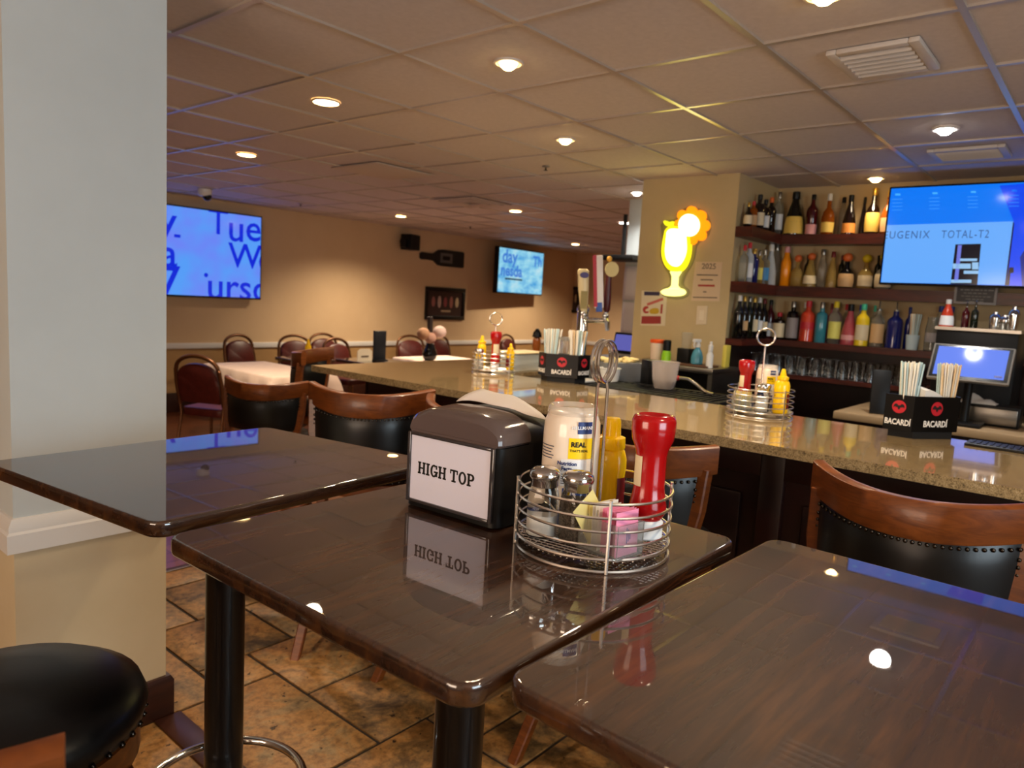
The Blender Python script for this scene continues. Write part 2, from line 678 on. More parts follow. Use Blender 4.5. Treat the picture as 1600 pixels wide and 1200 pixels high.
def downlight(x, y, label, warm=True, power=26, flat=False, r=None):
    r = r or (0.062 if flat else 0.048)
    t = thing('recessed_downlight', label, 'ceiling light', (x, y, CEIL), 0, 'recessed lights in the tiled ceiling')
    mb = MB()
    w = 0.014 if not flat else 0.010
    mb.lathe([(r + w, 0.002), (r + w - 0.002, -0.006), (r + 0.003, -0.007), (r, -0.004), (r, 0.002)], seg=32, caps=False)
    mb.build('trim_ring', M_trimring, t)
    b = MB()
    if flat:
        b.lathe([(0.0005, -0.010), (r * 0.8, -0.009), (r, -0.005), (r, -0.001), (0.0005, -0.001)], seg=32)
    else:
        b.lathe([(0.0005, -0.030), (0.018, -0.027), (0.031, -0.016), (0.036, -0.004), (0.036, 0.0), (0.0005, 0.0)], seg=24)
    b.build('bulb', M_bulb_warm if warm else M_bulb_cool, t)
    if not flat:
        MB().lathe([(0.036, -0.002), (r, -0.004), (r, -0.001), (0.036, -0.001)], seg=24, caps=False).build('reflector', M_trimring, t)
    l = bpy.data.lights.new('downlight_beam', 'SPOT')
    l.energy = power * (6.6 if y > 4.5 else 3.1)
    l.color = WARM if warm else COOL
    l.spot_size = math.radians(140)
    l.spot_blend = 0.8
    l.shadow_soft_size = 0.05
    lo = bpy.data.objects.new('downlight_beam', l)
    C.objects.link(lo)
    lo.parent = t
    lo.location = (0, 0, -0.03)
    return t


downlight(2.27, 2.016, 'warm recessed light glowing nearest above the middle table')
downlight(2.27, 0.796, 'warm recessed light cut by the top edge of the photo', power=26)
downlight(3.49, 2.626, 'warm recessed light in front of the round sprinkler head')
downlight(2.27, 3.236, 'flat round recessed light above the tables left of centre', flat=True)
downlight(2.88, 5.066, 'flat round recessed light nearest the big blue screen', flat=True)
downlight(6.06, 7.02, 'flat round recessed light beside the black corner speaker', flat=True, power=34)
downlight(6.05, 5.16, 'flat round recessed light over the far dining room', flat=True, power=30)
downlight(9.75, 7.0, 'tiny round recessed light beyond the small wall television', flat=True, power=40)
downlight(7.26, 4.54, 'small white recessed light left of the dark kitchen post', warm=False, flat=True, power=24)
downlight(5.35, 3.25, 'white recessed light beside the khaki pier top', warm=False, power=16)
downlight(4.10, 0.796, 'white recessed light between the two ceiling vents', warm=False, power=24)
downlight(5.32, 1.406, 'small warm recessed light over the top bottle shelf', power=5, r=0.044)
# unseen lamps, added to raise the light bounced onto the ceiling
downlight(1.05, -0.42, 'unseen warm downlight added for fill behind the photographer', power=22)
downlight(3.49, -1.03, 'unseen warm downlight added for fill over the near bar', power=22)


def vent(cx, cy, label, sx, sy):
    t = thing('ceiling_vent', label, 'ceiling vent', (cx, cy, CEIL), 0, 'slatted vents over the bar')
    mb = MB()
    w = 0.035
    for a, b, c, d in ((-sx / 2, sx / 2, -sy / 2, -sy / 2 + w), (-sx / 2, sx / 2, sy / 2 - w, sy / 2), (-sx / 2, -sx / 2 + w, -sy / 2 + w, sy / 2 - w), (sx / 2 - w, sx / 2, -sy / 2 + w, sy / 2 - w)):
        mb.bx(a, b, c, d, -0.016, 0.002, 0.004)
    mb.build('frame', M_trimring, t)
    MB().bx(-sx / 2 + w, sx / 2 - w, -sy / 2 + w, sy / 2 - w, -0.002, 0.002).build('dark_core', M_blackmatte, t)
    n = 6
    for i in range(n):
        x = -sx / 2 + w + (sx - 2 * w) * (i + 0.5) / n
        m = MB()
        m.box(0, 0, 0, 0.022, sy - 2 * w, 0.003, M=Matrix.Translation((x, 0, -0.012)) @ Matrix.Rotation(math.radians(58), 4, 'Y'))
        m.build('slat', M_trimring, t)


vent(2.92, 0.79, 'white slatted ceiling vent nearest the photographer', 0.34, 0.30)
vent(4.70, 0.78, 'white slatted ceiling vent in front of the bar television', 0.30, 0.36)


def sprinkler(x, y, label):
    t = thing('sprinkler_head', label, 'sprinkler', (x, y, CEIL), 0, 'sprinkler heads')
    MB().lathe([(0.028, 0.0), (0.026, -0.006), (0.010, -0.009), (0.010, -0.0)], seg=20).build('escutcheon', M_steel, t)
    mb = MB()
    mb.tube([(0, 0, -0.004), (0, 0, -0.026)], 0.006)
    mb.lathe([(0.015, -0.026), (0.016, -0.029), (0.001, -0.030)], seg=16)
    mb.build('nozzle', M_nail, t)


sprinkler(4.12, 3.256, 'small sprinkler head between lights ahead of the khaki pier')
sprinkler(4.85, 7.35, 'small sprinkler head above the big blue screen')
sprinkler(7.23, 6.95, 'small sprinkler head above the bottle shaped wall sign')
t = thing('security_camera', 'white dome security camera on ceiling above the big blue screen', 'camera', (3.75, 7.40, CEIL))
MB().lathe([(0.07, 0.0), (0.07, -0.05), (0.055, -0.07), (0.02, -0.075)], seg=24).build('housing', M_white, t)
MB().sphere((0.015, -0.02, -0.072), 0.045).build('lens_dome', M_blackgloss, t)
t = thing('ceiling_diffuser', 'square air diffuser in ceiling over the far dining room', 'ceiling vent', (5.35, 5.15, CEIL))
for i, s in enumerate((0.58, 0.42, 0.26)):
    mb = MB()
    w = 0.05
    for a, b, c, d in ((-s / 2, s / 2, -s / 2, -s / 2 + w), (-s / 2, s / 2, s / 2 - w, s / 2), (-s / 2, -s / 2 + w, -s / 2 + w, s / 2 - w), (s / 2 - w, s / 2, -s / 2 + w, s / 2 - w)):
        mb.bx(a, b, c, d, -0.012 - i * 0.004, -0.004, 0.002)
    mb.build('louvre', mat('grey_beige_metal', (196, 180, 166), 0.5), t)
tag(MB().bx(3.47, 4.05, 4.30, 4.86, CEIL - 0.012, CEIL - 0.0042, 0.002).build('ceiling_hatch', mat('grey_beige_metal', (196, 180, 166), 0.5)), 'plain ceiling access hatch ahead of the square air diffuser', 'hatch')

# ------------------------------------------------------------------ the stone-topped bar
bar = thing('bar_counter', 'long bar with speckled stone top and dark mahogany front', 'bar', (0, 0, 0))
BT = 1.07
poly = [(2.39, -1.6), (3.20, -1.6), (3.20, 2.74), (4.845, 2.74), (4.845, 3.48), (2.39, 3.48)]
mb = MB()
mb.prism(poly, BT - 0.034, BT)
mb.build('countertop', M_granite, bar, 30)
mb = MB()
mb.bx(2.68, 3.14, -1.55, 3.36, 0.0, BT - 0.034)
mb.bx(3.14, 4.84, 2.80, 3.36, 0.0, BT - 0.034)
mb.build('body', M_mahog, bar)
mb = MB()
y = -1.5
while y < 3.2:
    mb.bx(2.655, 2.68, y, y + 0.09, 0.0, 1.03, 0.004)
    mb.bx(2.655, 2.68, y + 0.09, y + 0.80, 0.90, 1.03, 0.004)
    mb.bx(2.655, 2.68, y + 0.09, y + 0.80, 0.0, 0.16, 0.004)
    mb.bx(2.667, 2.68, y + 0.16, y + 0.73, 0.24, 0.82, 0.01)
    y += 0.80
mb.build('front_panelling', M_mahog, bar)

# ------------------------------------------------------------------ high tables
M_colblack = mat('black_column_paint', (9, 9, 10), 0.3, coat=0.3)
TT = 1.07


def rounded_rect(sx, sy, r, n=6):
    p = []
    for cx, cy, a0 in ((sx / 2 - r, sy / 2 - r, 0), (-sx / 2 + r, sy / 2 - r, PI / 2), (-sx / 2 + r, -sy / 2 + r, PI), (sx / 2 - r, -sy / 2 + r, 1.5 * PI)):
        for k in range(n + 1):
            a = a0 + PI / 2 * k / n
            p.append((cx + r * math.cos(a), cy + r * math.sin(a)))
    return p


def slab(mb, sx, sy, r, z0, z1, e=0.006):
    """board with rounded corners and eased edges"""
    rings = []
    for ins, z in ((e, z0), (e * 0.3, z0 + e * 0.3), (0, z0 + e), (0, z1 - e), (e * 0.12, z1 - e * 0.5), (e * 0.4, z1 - e * 0.15), (e, z1)):
        rings.append(mb.ring([(x, y, z) for x, y in rounded_rect(sx - 2 * ins, sy - 2 * ins, max(r - ins, 0.002))]))
    for q in (e + 0.0015, e + 0.02):               # inner loops keep the broad top perfectly flat
        rings.append(mb.ring([(x, y, z1) for x, y in rounded_rect(sx - 2 * q, sy - 2 * q, max(r - q, 0.002))]))
    mb.skin(rings)


def high_table(label, x, y, rz, sx=0.775, sy=0.705, tilt=0):
    t = thing('high_table', label, 'table', (x, y, 0), rz, 'square walnut high tables')
    mb = MB()
    slab(mb, sx, sy, 0.035, TT - 0.030, TT)
    tb = mb.build('tabletop', M_top, t, 50)
    if tilt:                                       # this top sits about a degree out of level
        tb.matrix_local = Matrix.Translation((0, 0, TT)) @ Matrix.Rotation(math.radians(tilt), 4, Vector((-0.834, 0.552, 0))) @ Matrix.Translation((0, 0, -TT))
    MB().lathe([(0.13, 1.020), (0.13, 1.030), (0.02, 1.0305)], seg=24).build('mounting_plate', M_colblack, t)
    MB().lathe([(0.047, 0.03), (0.047, 1.035)], seg=40).build('column', M_colblack, t)
    mb = MB()
    mb.lathe([(0.07, 0.02), (0.065, 0.05), (0.05, 0.07)], seg=24)
    for k in range(4):
        a = PI / 4 + k * PI / 2
        mb.prism([(0.0, -0.045), (0.28, -0.026), (0.29, 0), (0.28, 0.026), (0.0, 0.045)], 0.0, 0.035, Matrix.Rotation(a, 4, 'Z'))
    mb.build('cross_base', M_colblack, t)
    mb = MB()
    mb.torus((0, 0, 0.21), 0.20, 0.012, 56, 10)
    for k in (2, 3):
        a = k * PI / 2
        mb.tube([(0.045 * math.cos(a), 0.045 * math.sin(a), 0.21), (0.20 * math.cos(a), 0.20 * math.sin(a), 0.21)], 0.008)
    mb.build('foot_ring', M_chrome, t)
    return t


high_table('square high table by the pale column, reflecting the blue screen', 0.895, 1.645, math.radians(6.5), tilt=1.1)
high_table('middle high table carrying the black napkin dispenser', 0.943, 0.872, math.radians(1.3))
high_table('empty high table nearest the photographer at bottom right', 1.000, 0.147, math.radians(-1.5), 0.79, 0.70)

# ------------------------------------------------------------------ bar stools


def loft(mb, secs):
    """posts of rectangular section: list of (x, y, z, half_x, half_y)"""
    rings = []
    for x, y, z, hx, hy in secs:
        b = min(hx, hy) * 0.25
        rings.append(mb.ring([(x + a, y + c, z) for a, c in ((hx - b, -hy), (hx, -hy + b), (hx, hy - b), (hx - b, hy), (-hx + b, hy), (-hx, hy - b), (-hx, -hy + b), (-hx + b, -hy))]))
    mb.skin(rings)


SB = dict(w=0.262, x0=-0.255, d=0.15)


def arc(t):
    x = SB['x0'] + SB['d'] * abs(t) ** 2.2
    y = SB['w'] * t
    dx, dy = 2.2 * SB['d'] * abs(t) ** 1.2 * (1 if t >= 0 else -1), SB['w']
    L = math.hypot(dx, dy)
    return Vector((x, y, 0)), Vector((dy / L, -dx / L, 0))      # point, normal towards the sitter


def make_stool(label, loc, rz):
    t = thing('bar_stool', label, 'bar stool', loc, rz, 'cherry wood bar stools with black leather')
    mb = MB()
    mb.lathe([(0.20, 0.685), (0.222, 0.70), (0.228, 0.725), (0.218, 0.75), (0.18, 0.772), (0.10, 0.784), (0.001, 0.787)], seg=40)
    mb.mat2(1)
    for k in range(44):
        a = 2 * PI * k / 44
        mb.sphere((0.2225 * math.cos(a), 0.2225 * math.sin(a), 0.700), 0.006, u=6, v=4)
    mb.build('seat_cushion', [M_leather, M_nail], t, 60)
    mb = MB()
    mb.lathe([(0.20, 0.625), (0.214, 0.63), (0.214, 0.685), (0.19, 0.69)], seg=40)
    mb.build('seat_apron', M_stoolwood, t)
    for s in (-1, 1):
        mb = MB()
        loft(mb, [(0.15, s * 0.14, 0.63, 0.022, 0.022), (0.165, s * 0.155, 0.35, 0.021, 0.021), (0.20, s * 0.185, 0.0, 0.017, 0.017)])
        mb.build('leg', M_stoolwood, t)
        mb = MB()
        p, n = arc(s * 0.93)
        loft(mb, [(p.x - 0.005, p.y, 1.03, 0.020, 0.019), (p.x - 0.02, s * 0.238, 0.9, 0.021, 0.019), (-0.165, s * 0.205, 0.72, 0.024, 0.020), (-0.165, s * 0.185, 0.6, 0.024, 0.020),
                  (-0.205, s * 0.185, 0.4, 0.022, 0.02), (-0.30, s * 0.195, 0.17, 0.020, 0.019), (-0.40, s * 0.205, 0.0, 0.019, 0.018)])
        mb.build('rear_leg', M_stoolwood, t)
    # crest rail
    mb = MB()
    rings = []
    N = 28
    for i in range(N + 1):
        tt = -1 + 2 * i / N
        p, n = arc(tt)
        zt = 1.082 + 0.022 * tt * tt
        h = 0.098 - 0.012 * tt * tt
        sec = [(-0.016, -h), (0.012, -h), (0.016, -h + 0.006), (0.016, -0.008), (0.010, 0.0), (-0.012, 0.0), (-0.018, -0.006), (-0.018, -h + 0.004)]
        rings.append(mb.ring([p + n * a + Vector((0, 0, zt + b)) for a, b in sec]))
    mb.skin(rings)
    mb.build('crest_rail', M_stoolwood, t, 45)
    # leather back pad
    mb = MB()
    rings = []
    for i in range(N + 1):
        tt = (-1 + 2 * i / N) * 0.875
        p, n = arc(tt)
        e = 1 - abs(tt / 0.875) ** 6
        zt = 1.082 + 0.022 * tt * tt - 0.092
        zb = 0.80
        sec = []
        for q in range(9):
            z = zb + (zt - zb) * q / 8
            sec.append((-0.010 - 0.012 * e * (1 - abs(2 * q / 8 - 1) ** 4), z))
        for q in range(8, -1, -1):
            z = zb + (zt - zb) * q / 8
            sec.append((0.010 + 0.03 * e * (1 - abs(2 * q / 8 - 1) ** 3), z))
        rings.append(mb.ring([p + n * a + Vector((0, 0, b)) for a, b in sec]))
    mb.skin(rings)
    mb.mat2(1)
    for i in range(31):
        tt = (-1 + 2 * i / 30) * 0.84
        p, n = arc(tt)
        q = p + n * -0.0145 + Vector((0, 0, 1.082 + 0.022 * tt * tt - 0.104))
        mb.sphere(q, 0.0055, u=6, v=4)
    for s in (-1, 1):
        for q in range(9):
            p, n = arc(s * 0.845)
            mb.sphere(p + n * -0.0135 + Vector((0, 0, 0.82 + q * 0.0185)), 0.0055, u=6, v=4)
    mb.build('back_pad', [M_leather, M_nail], t, 60)
    mb = MB()
    mb.tube([(-0.285, -0.19, 0.2), (-0.285, 0.19, 0.2)], 0.011)
    mb.build('stretcher', M_stoolwood, t)
    for s in (-1, 1):
        MB().tube([(-0.268, s * 0.19, 0.24), (0.178, s * 0.165, 0.27)], 0.011).build('stretcher', M_stoolwood, t)
    MB().tube([(0.182, -0.168, 0.24), (0.182, 0.168, 0.24)], 0.012).build('stretcher', M_stoolwood, t)
    return t


STOOLS = [
    ('bar stool seen from behind at the right edge of the photo', 2.205, 0.355, -3, 1.0),
    ('bar stool behind the red sauce bottle of the middle table', 2.158, 1.165, 0, 1.0),
    ('bar stool mostly hidden behind the black napkin dispenser', 2.165, 1.885, 2, 1.0),
    ('bar stool with wide curved back nearest the far bar corner', 2.072, 2.508, 36.9, 1.0),
    ('lower backed stool in front of the cloth covered dining table', 2.27, 3.65, 33, 0.90),
    ('bar stool turned sideways beyond the far bar end, behind the wide backed one', 2.895, 3.955, -56, 1.0),
    ('bar stool with round black seat beside the pale column', 0.366, 1.428, -7, 1.0),
    ('bar stool of which only the back rail corner shows, bottom left', 0.228, 0.945, 19, 1.0),
]
st0 = None
for lb, x, y, a, scl in STOOLS:
    if st0 is None:
        st0 = make_stool(lb, (x, y, 0), math.radians(a))
    else:
        dup(st0, (x, y, 0), math.radians(a), lb).scale = (scl, scl, scl)

# ------------------------------------------------------------------ napkin dispenser with its HIGH TOP card
M_smoke = mat('smoked_plastic', (112, 96, 92), 0.14, trans=0.3, ior=1.3, coat=0.5)
nd = thing('napkin_dispenser', 'black napkin dispenser with smoked lid and white lettered card', 'napkin dispenser', (1.10, 0.985, TT), math.radians(3))
W, D = 0.122, 0.105


def arch_profile(w, z0, zs, za, n=22):
    p = [(-w + 0.006, z0), (-w, z0 + 0.006)]
    for k in range(n + 1):
        a = PI - PI * k / n
        c, s = math.cos(a), math.sin(a)
        p.append((w * math.copysign(abs(c) ** 0.62, c), zs + (za - zs) * abs(s) ** 0.9))
    p += [(w, z0 + 0.006), (w - 0.006, z0)]
    return p


def extrude_x(mb, secs):
    rings = []
    for x, prof in secs:
        rings.append(mb.ring([(x, y, z) for y, z in prof]))
    mb.skin(rings)


mb = MB()
extrude_x(mb, [(-0.012, arch_profile(W - 0.001, 0.006, 0.158, 0.2085)), (0.0, arch_profile(W, 0.004, 0.158, 0.210)), (D - 0.03, arch_profile(W, 0.004, 0.158, 0.206)), (D - 0.008, arch_profile(W - 0.006, 0.006, 0.152, 0.190)), (D, arch_profile(W - 0.014, 0.012, 0.144, 0.172))])
mb.build('body', M_black, nd, 40)
mb = MB()
mb.prism(rounded_rect(2 * D, 2 * W, 0.022), 0.004, 0.156)
mb.build('lower_shell', M_black, nd, 40)
MB().prism(rounded_rect(2 * D - 0.03, 2 * W - 0.03, 0.02), 0.0, 0.006).build('base_foot', M_blackmatte, nd)
mb = MB()
rings = []
for x, dz, dw in ((-D + 0.002, -0.014, 0.008), (-D + 0.010, -0.004, 0.002), (-D + 0.03, 0.0, 0.0), (-0.012, 0.002, -0.001)):
    pr_ = [(y, z) for y, z in arch_profile(W + 0.001 - dw, 0.1565, 0.162, 0.213 + dz)]
    rings.append((x, pr_))
extrude_x(mb, rings)
mb.build('lid', M_smoke, nd, 40)
mb = MB()
fx = -D - 0.0005
for a, b, c, d in ((-0.112, -0.104, 0.014, 0.157), (0.104, 0.112, 0.014, 0.157), (-0.104, 0.104, 0.014, 0.020), (-0.104, 0.104, 0.151, 0.157)):
    mb.bx(fx - 0.006, fx + 0.001, a, b, c, d, 0.0015)
mb.build('card_frame', mat('clear_frame_edge', (60, 56, 58), 0.08, coat=0.6), nd)
card = MB().bx(fx - 0.002, fx + 0.0004, -0.104, 0.104, 0.020, 0.151).build('sign_card', M_card, nd)


def slab_letters(word, h, mb, M):
    """bold slab serif capitals drawn from strokes"""
    s, sf = 0.20 * h, 0.13 * h
    x = 0.0

    def R(x0, x1, y0, y1):
        mb.prism([(x0, y0), (x1, y0), (x1, y1), (x0, y1)], 0, 0.0005, M)

    def ringarc(cx, cy, rx, ry, a0, a1, th):
        n = 18
        o = [(cx + rx * math.cos(a0 + (a1 - a0) * k / n), cy + ry * math.sin(a0 + (a1 - a0) * k / n)) for k in range(n + 1)]
        i = [(cx + (rx - th) * math.cos(a0 + (a1 - a0) * k / n), cy + (ry - th * 0.75) * math.sin(a0 + (a1 - a0) * k / n)) for k in range(n + 1)]
        for k in range(n):
            mb.prism([o[k], o[k + 1], i[k + 1], i[k]], 0, 0.0005, M)
    for ch in word:
        if ch == 'H':
            for q in (0.06 * h, 0.56 * h):
                R(x + q, x + q + s, 0, h)
                R(x + q - 0.07 * h, x + q + s + 0.07 * h, 0, sf)
                R(x + q - 0.07 * h, x + q + s + 0.07 * h, h - sf, h)
            R(x + 0.1 * h, x + 0.6 * h, 0.43 * h, 0.43 * h + sf)
            x += 0.90 * h
        elif ch == 'I':
            R(x + 0.1 * h, x + 0.1 * h + s, 0, h)
            R(x + 0.01 * h, x + 0.19 * h + s, 0, sf)
            R(x + 0.01 * h, x + 0.19 * h + s, h - sf, h)
            x += 0.48 * h
        elif ch == 'G':
            ringarc(x + 0.40 * h, 0.5 * h, 0.38 * h, 0.52 * h, 0.30 * PI, 1.80 * PI, s)
            R(x + 0.58 * h, x + 0.58 * h + s, 0.06 * h, 0.46 * h)
            R(x + 0.40 * h, x + 0.84 * h, 0.36 * h, 0.36 * h + sf)
            R(x + 0.60 * h, x + 0.74 * h, 0.66 * h, 0.98 * h)
            x += 0.90 * h
        elif ch == 'T':
            R(x + 0.30 * h, x + 0.30 * h + s, 0, h)
            R(x + 0.18 * h, x + 0.42 * h + s, 0, sf)
            R(x + 0.0, x + 0.80 * h, h - sf, h)
            R(x + 0.0, x + 0.10 * h, h - 0.34 * h, h)
            R(x + 0.70 * h, x + 0.80 * h, h - 0.34 * h, h)
            x += 0.88 * h
        elif ch == 'O':
            ringarc(x + 0.42 * h, 0.5 * h, 0.40 * h, 0.52 * h, 0, 2 * PI, s)
            x += 0.90 * h
        elif ch == 'P':
            R(x + 0.08 * h, x + 0.08 * h + s, 0, h)
            R(x + 0.0, x + 0.20 * h + s, 0, sf)
            R(x + 0.0, x + 0.3 * h, h - sf, h)
            R(x + 0.2 * h, x + 0.44 * h, h - sf, h)
            R(x + 0.2 * h, x + 0.44 * h, 0.42 * h, 0.42 * h + sf)
            ringarc(x + 0.42 * h, 0.71 * h, 0.32 * h, 0.29 * h, -PI / 2, PI / 2, s)
            x += 0.80 * h
        else:
            x += 0.36 * h
    return x


mb = MB()
slab_letters('HIGH TOP', 0.0245, mb, plane_yz(fx - 0.0022, 0.083, 0.0745))
mb.build('lettering', M_ink, card)
mb = MB()
rows = []
for i in range(13):
    q = i / 12
    rr = []
    for j in range(7):
        s = j / 6
        y = 0.085 - 0.17 * q
        cc = min(abs(y - 0.03 * s) / (W + 0.001), 1.0) ** (1 / 0.62)
        z = 0.1645 + 0.051 * max(1 - cc * cc, 0) ** 0.45 + 0.004 + 0.022 * s * (1 - 0.75 * q) + 0.003 * math.sin(9 * q + 3 * s) * s
        x = 0.000 + 0.050 * s * s + 0.006 * math.sin(7 * q)
        rr.append(mb.bm.verts.new((x, y - 0.03 * s, z)))
    rows.append(rr)
for a, b in zip(rows, rows[1:]):
    for k in range(6):
        mb.bm.faces.new((a[k], a[k + 1], b[k + 1], b[k]))
np_ = mb.build('paper_napkin', mat('napkin_paper', (236, 226, 218), 0.8), None, 60, nd.location)
np_.rotation_euler = (0, 0, math.radians(3))
sol = np_.modifiers.new('thickness', 'SOLIDIFY')
sol.thickness = 0.0012
tag(np_, 'crumpled white paper napkin sticking out of the dispenser lid', 'napkin')

# ------------------------------------------------------------------ condiments
M_wire = mat('chrome_wire', (236, 232, 226), 0.24, 1.0)
M_ketchup = mat('ketchup_red_plastic', (168, 8, 12), 0.18, coat=0.4)
M_mustard = mat('mustard_yellow_plastic', (255, 204, 8), 0.25, coat=0.3)
M_mayo = mat('cream_mayonnaise', (244, 228, 208), 0.3, coat=0.6)
M_label_navy = mat('navy_label', (36, 58, 120), 0.4)
M_label_yellow = mat('yellow_label', (252, 214, 10), 0.4)
M_label_white = mat('white_label', (238, 240, 242), 0.4)
M_label_red = mat('dark_red_label', (110, 14, 18), 0.35)
M_label_cream = mat('cream_label', (232, 214, 176), 0.5)
M_salt = mat('salt', (244, 240, 234), 0.8)
M_pepper = noisy('ground_pepper', [(0.4, (66, 58, 50)), (0.6, (120, 108, 94))], nscale=400, rough=0.9)


def condiment_caddy(label, loc, rz, R=0.136, hgt=0.372):
    t = thing('condiment_rack', label, 'condiment rack', loc, rz, 'round chrome wire condiment racks')
    mb = MB()
    for z in (0.0035, 0.024, 0.047, 0.070, 0.093, 0.116):
        mb.torus((0, 0, z), R, 0.0030 if z in (0.0035, 0.024) else 0.0024, 64, 6)
    for k in range(4):
        a = math.radians(37 + k * 90)
        mb.tube([((R + 0.003) * math.cos(a), (R + 0.003) * math.sin(a), 0.001), ((R + 0.003) * math.cos(a), (R + 0.003) * math.sin(a), 0.124)], 0.0030, 6)
    mb.build('wire_rings', M_wire, t)
    mb = MB()
    n = 11
    for k in range(-n, n + 1):
        o = k * R / (n + 1)
        L = math.sqrt(max(R * R - o * o, 0))
        mb.tube([(o, -L, 0.0225), (o, L, 0.0225)], 0.0012, 4)
        mb.tube([(-L, o, 0.0200), (L, o, 0.0200)], 0.0012, 4)
    mb.build('wire_floor', M_wire, t)
    mb = MB()
    for s in (-1, 1):
        mb.tube([(0.0, s * 0.010, 0.022), (0.0, s * 0.010, hgt - 0.085), (0, s * 0.007, hgt - 0.072)], 0.0028, 8)
        mb.torus((0, s * 0.0065, hgt - 0.0365), 0.0365, 0.0028, 40, 8, Matrix.Rotation(PI / 2, 4, 'X'))
    mb.torus((0, 0.0, hgt - 0.0365), 0.0345, 0.0026, 40, 8, Matrix.Rotation(PI / 2, 4, 'X'))
    mb.build('handle', M_wire, t)
    return t


def ketchup(label, loc, rz, s=1.0, grp='red sauce bottles'):
    t = thing('ketchup_bottle', label, 'sauce bottle', loc, rz, grp)
    k = s
    MB().lathe([(0.027 * k, 0), (0.030 * k, 0.003), (0.030 * k, 0.030 * k), (0.026 * k, 0.034 * k)], seg=32, sy=0.85).build('cap', M_label_white, t)
    MB().lathe([(0.024 * k, 0.032 * k), (0.032 * k, 0.045 * k), (0.034 * k, 0.058 * k), (0.030 * k, 0.078 * k), (0.0275 * k, 0.095 * k), (0.0275 * k, 0.150 * k), (0.030 * k, 0.162 * k),
                (0.037 * k, 0.178 * k), (0.0395 * k, 0.195 * k), (0.0395 * k, 0.212 * k), (0.036 * k, 0.221 * k), (0.030 * k, 0.223 * k), (0.024 * k, 0.218 * k), (0.012 * k, 0.214 * k), (0.001, 0.213 * k)], seg=40, sy=0.86).build('body', M_ketchup, t, 60)
    MB().lathe([(0.0280 * k, 0.096 * k), (0.0284 * k, 0.097 * k), (0.0284 * k, 0.149 * k), (0.0280 * k, 0.150 * k)], seg=16, a0=-0.7, a1=0.7, sy=0.88, caps=False).build('label', M_label_cream, t)
    return t


def mustard(label, loc, rz, s=1.0, pointed=False):
    t = thing('mustard_bottle', label, 'sauce bottle', loc, rz, 'yellow mustard bottles')
    k = s
    MB().lathe([(0.029 * k, 0), (0.032 * k, 0.004), (0.032 * k, 0.055 * k), (0.030 * k, 0.075 * k), (0.0325 * k, 0.10 * k), (0.0325 * k, 0.118 * k), (0.028 * k, 0.135 * k), (0.021 * k, 0.142 * k), (0.020 * k, 0.146 * k)], seg=36, sy=0.82).build('body', M_mustard, t, 60)
    if pointed:
        MB().lathe([(0.024 * k, 0.144 * k), (0.024 * k, 0.156 * k), (0.014 * k, 0.160 * k), (0.008 * k, 0.186 * k), (0.005 * k, 0.190 * k), (0.001, 0.190 * k)], seg=28).build('nozzle_cap', M_mustard, t)
    else:
        MB().lathe([(0.027 * k, 0.139 * k), (0.028 * k, 0.142 * k), (0.027 * k, 0.160 * k), (0.018 * k, 0.163 * k), (0.0165 * k, 0.192 * k), (0.014 * k, 0.197 * k), (0.001, 0.198 * k)], seg=28).build('nozzle_cap', M_mustard, t)
    MB().lathe([(0.0325 * k, 0.022 * k), (0.0329 * k, 0.023 * k), (0.0328 * k, 0.07 * k), (0.0318 * k, 0.085 * k)], seg=18, a0=-0.95, a1=0.95, sy=0.84, caps=False).build('label', M_label_red, t)
    return t


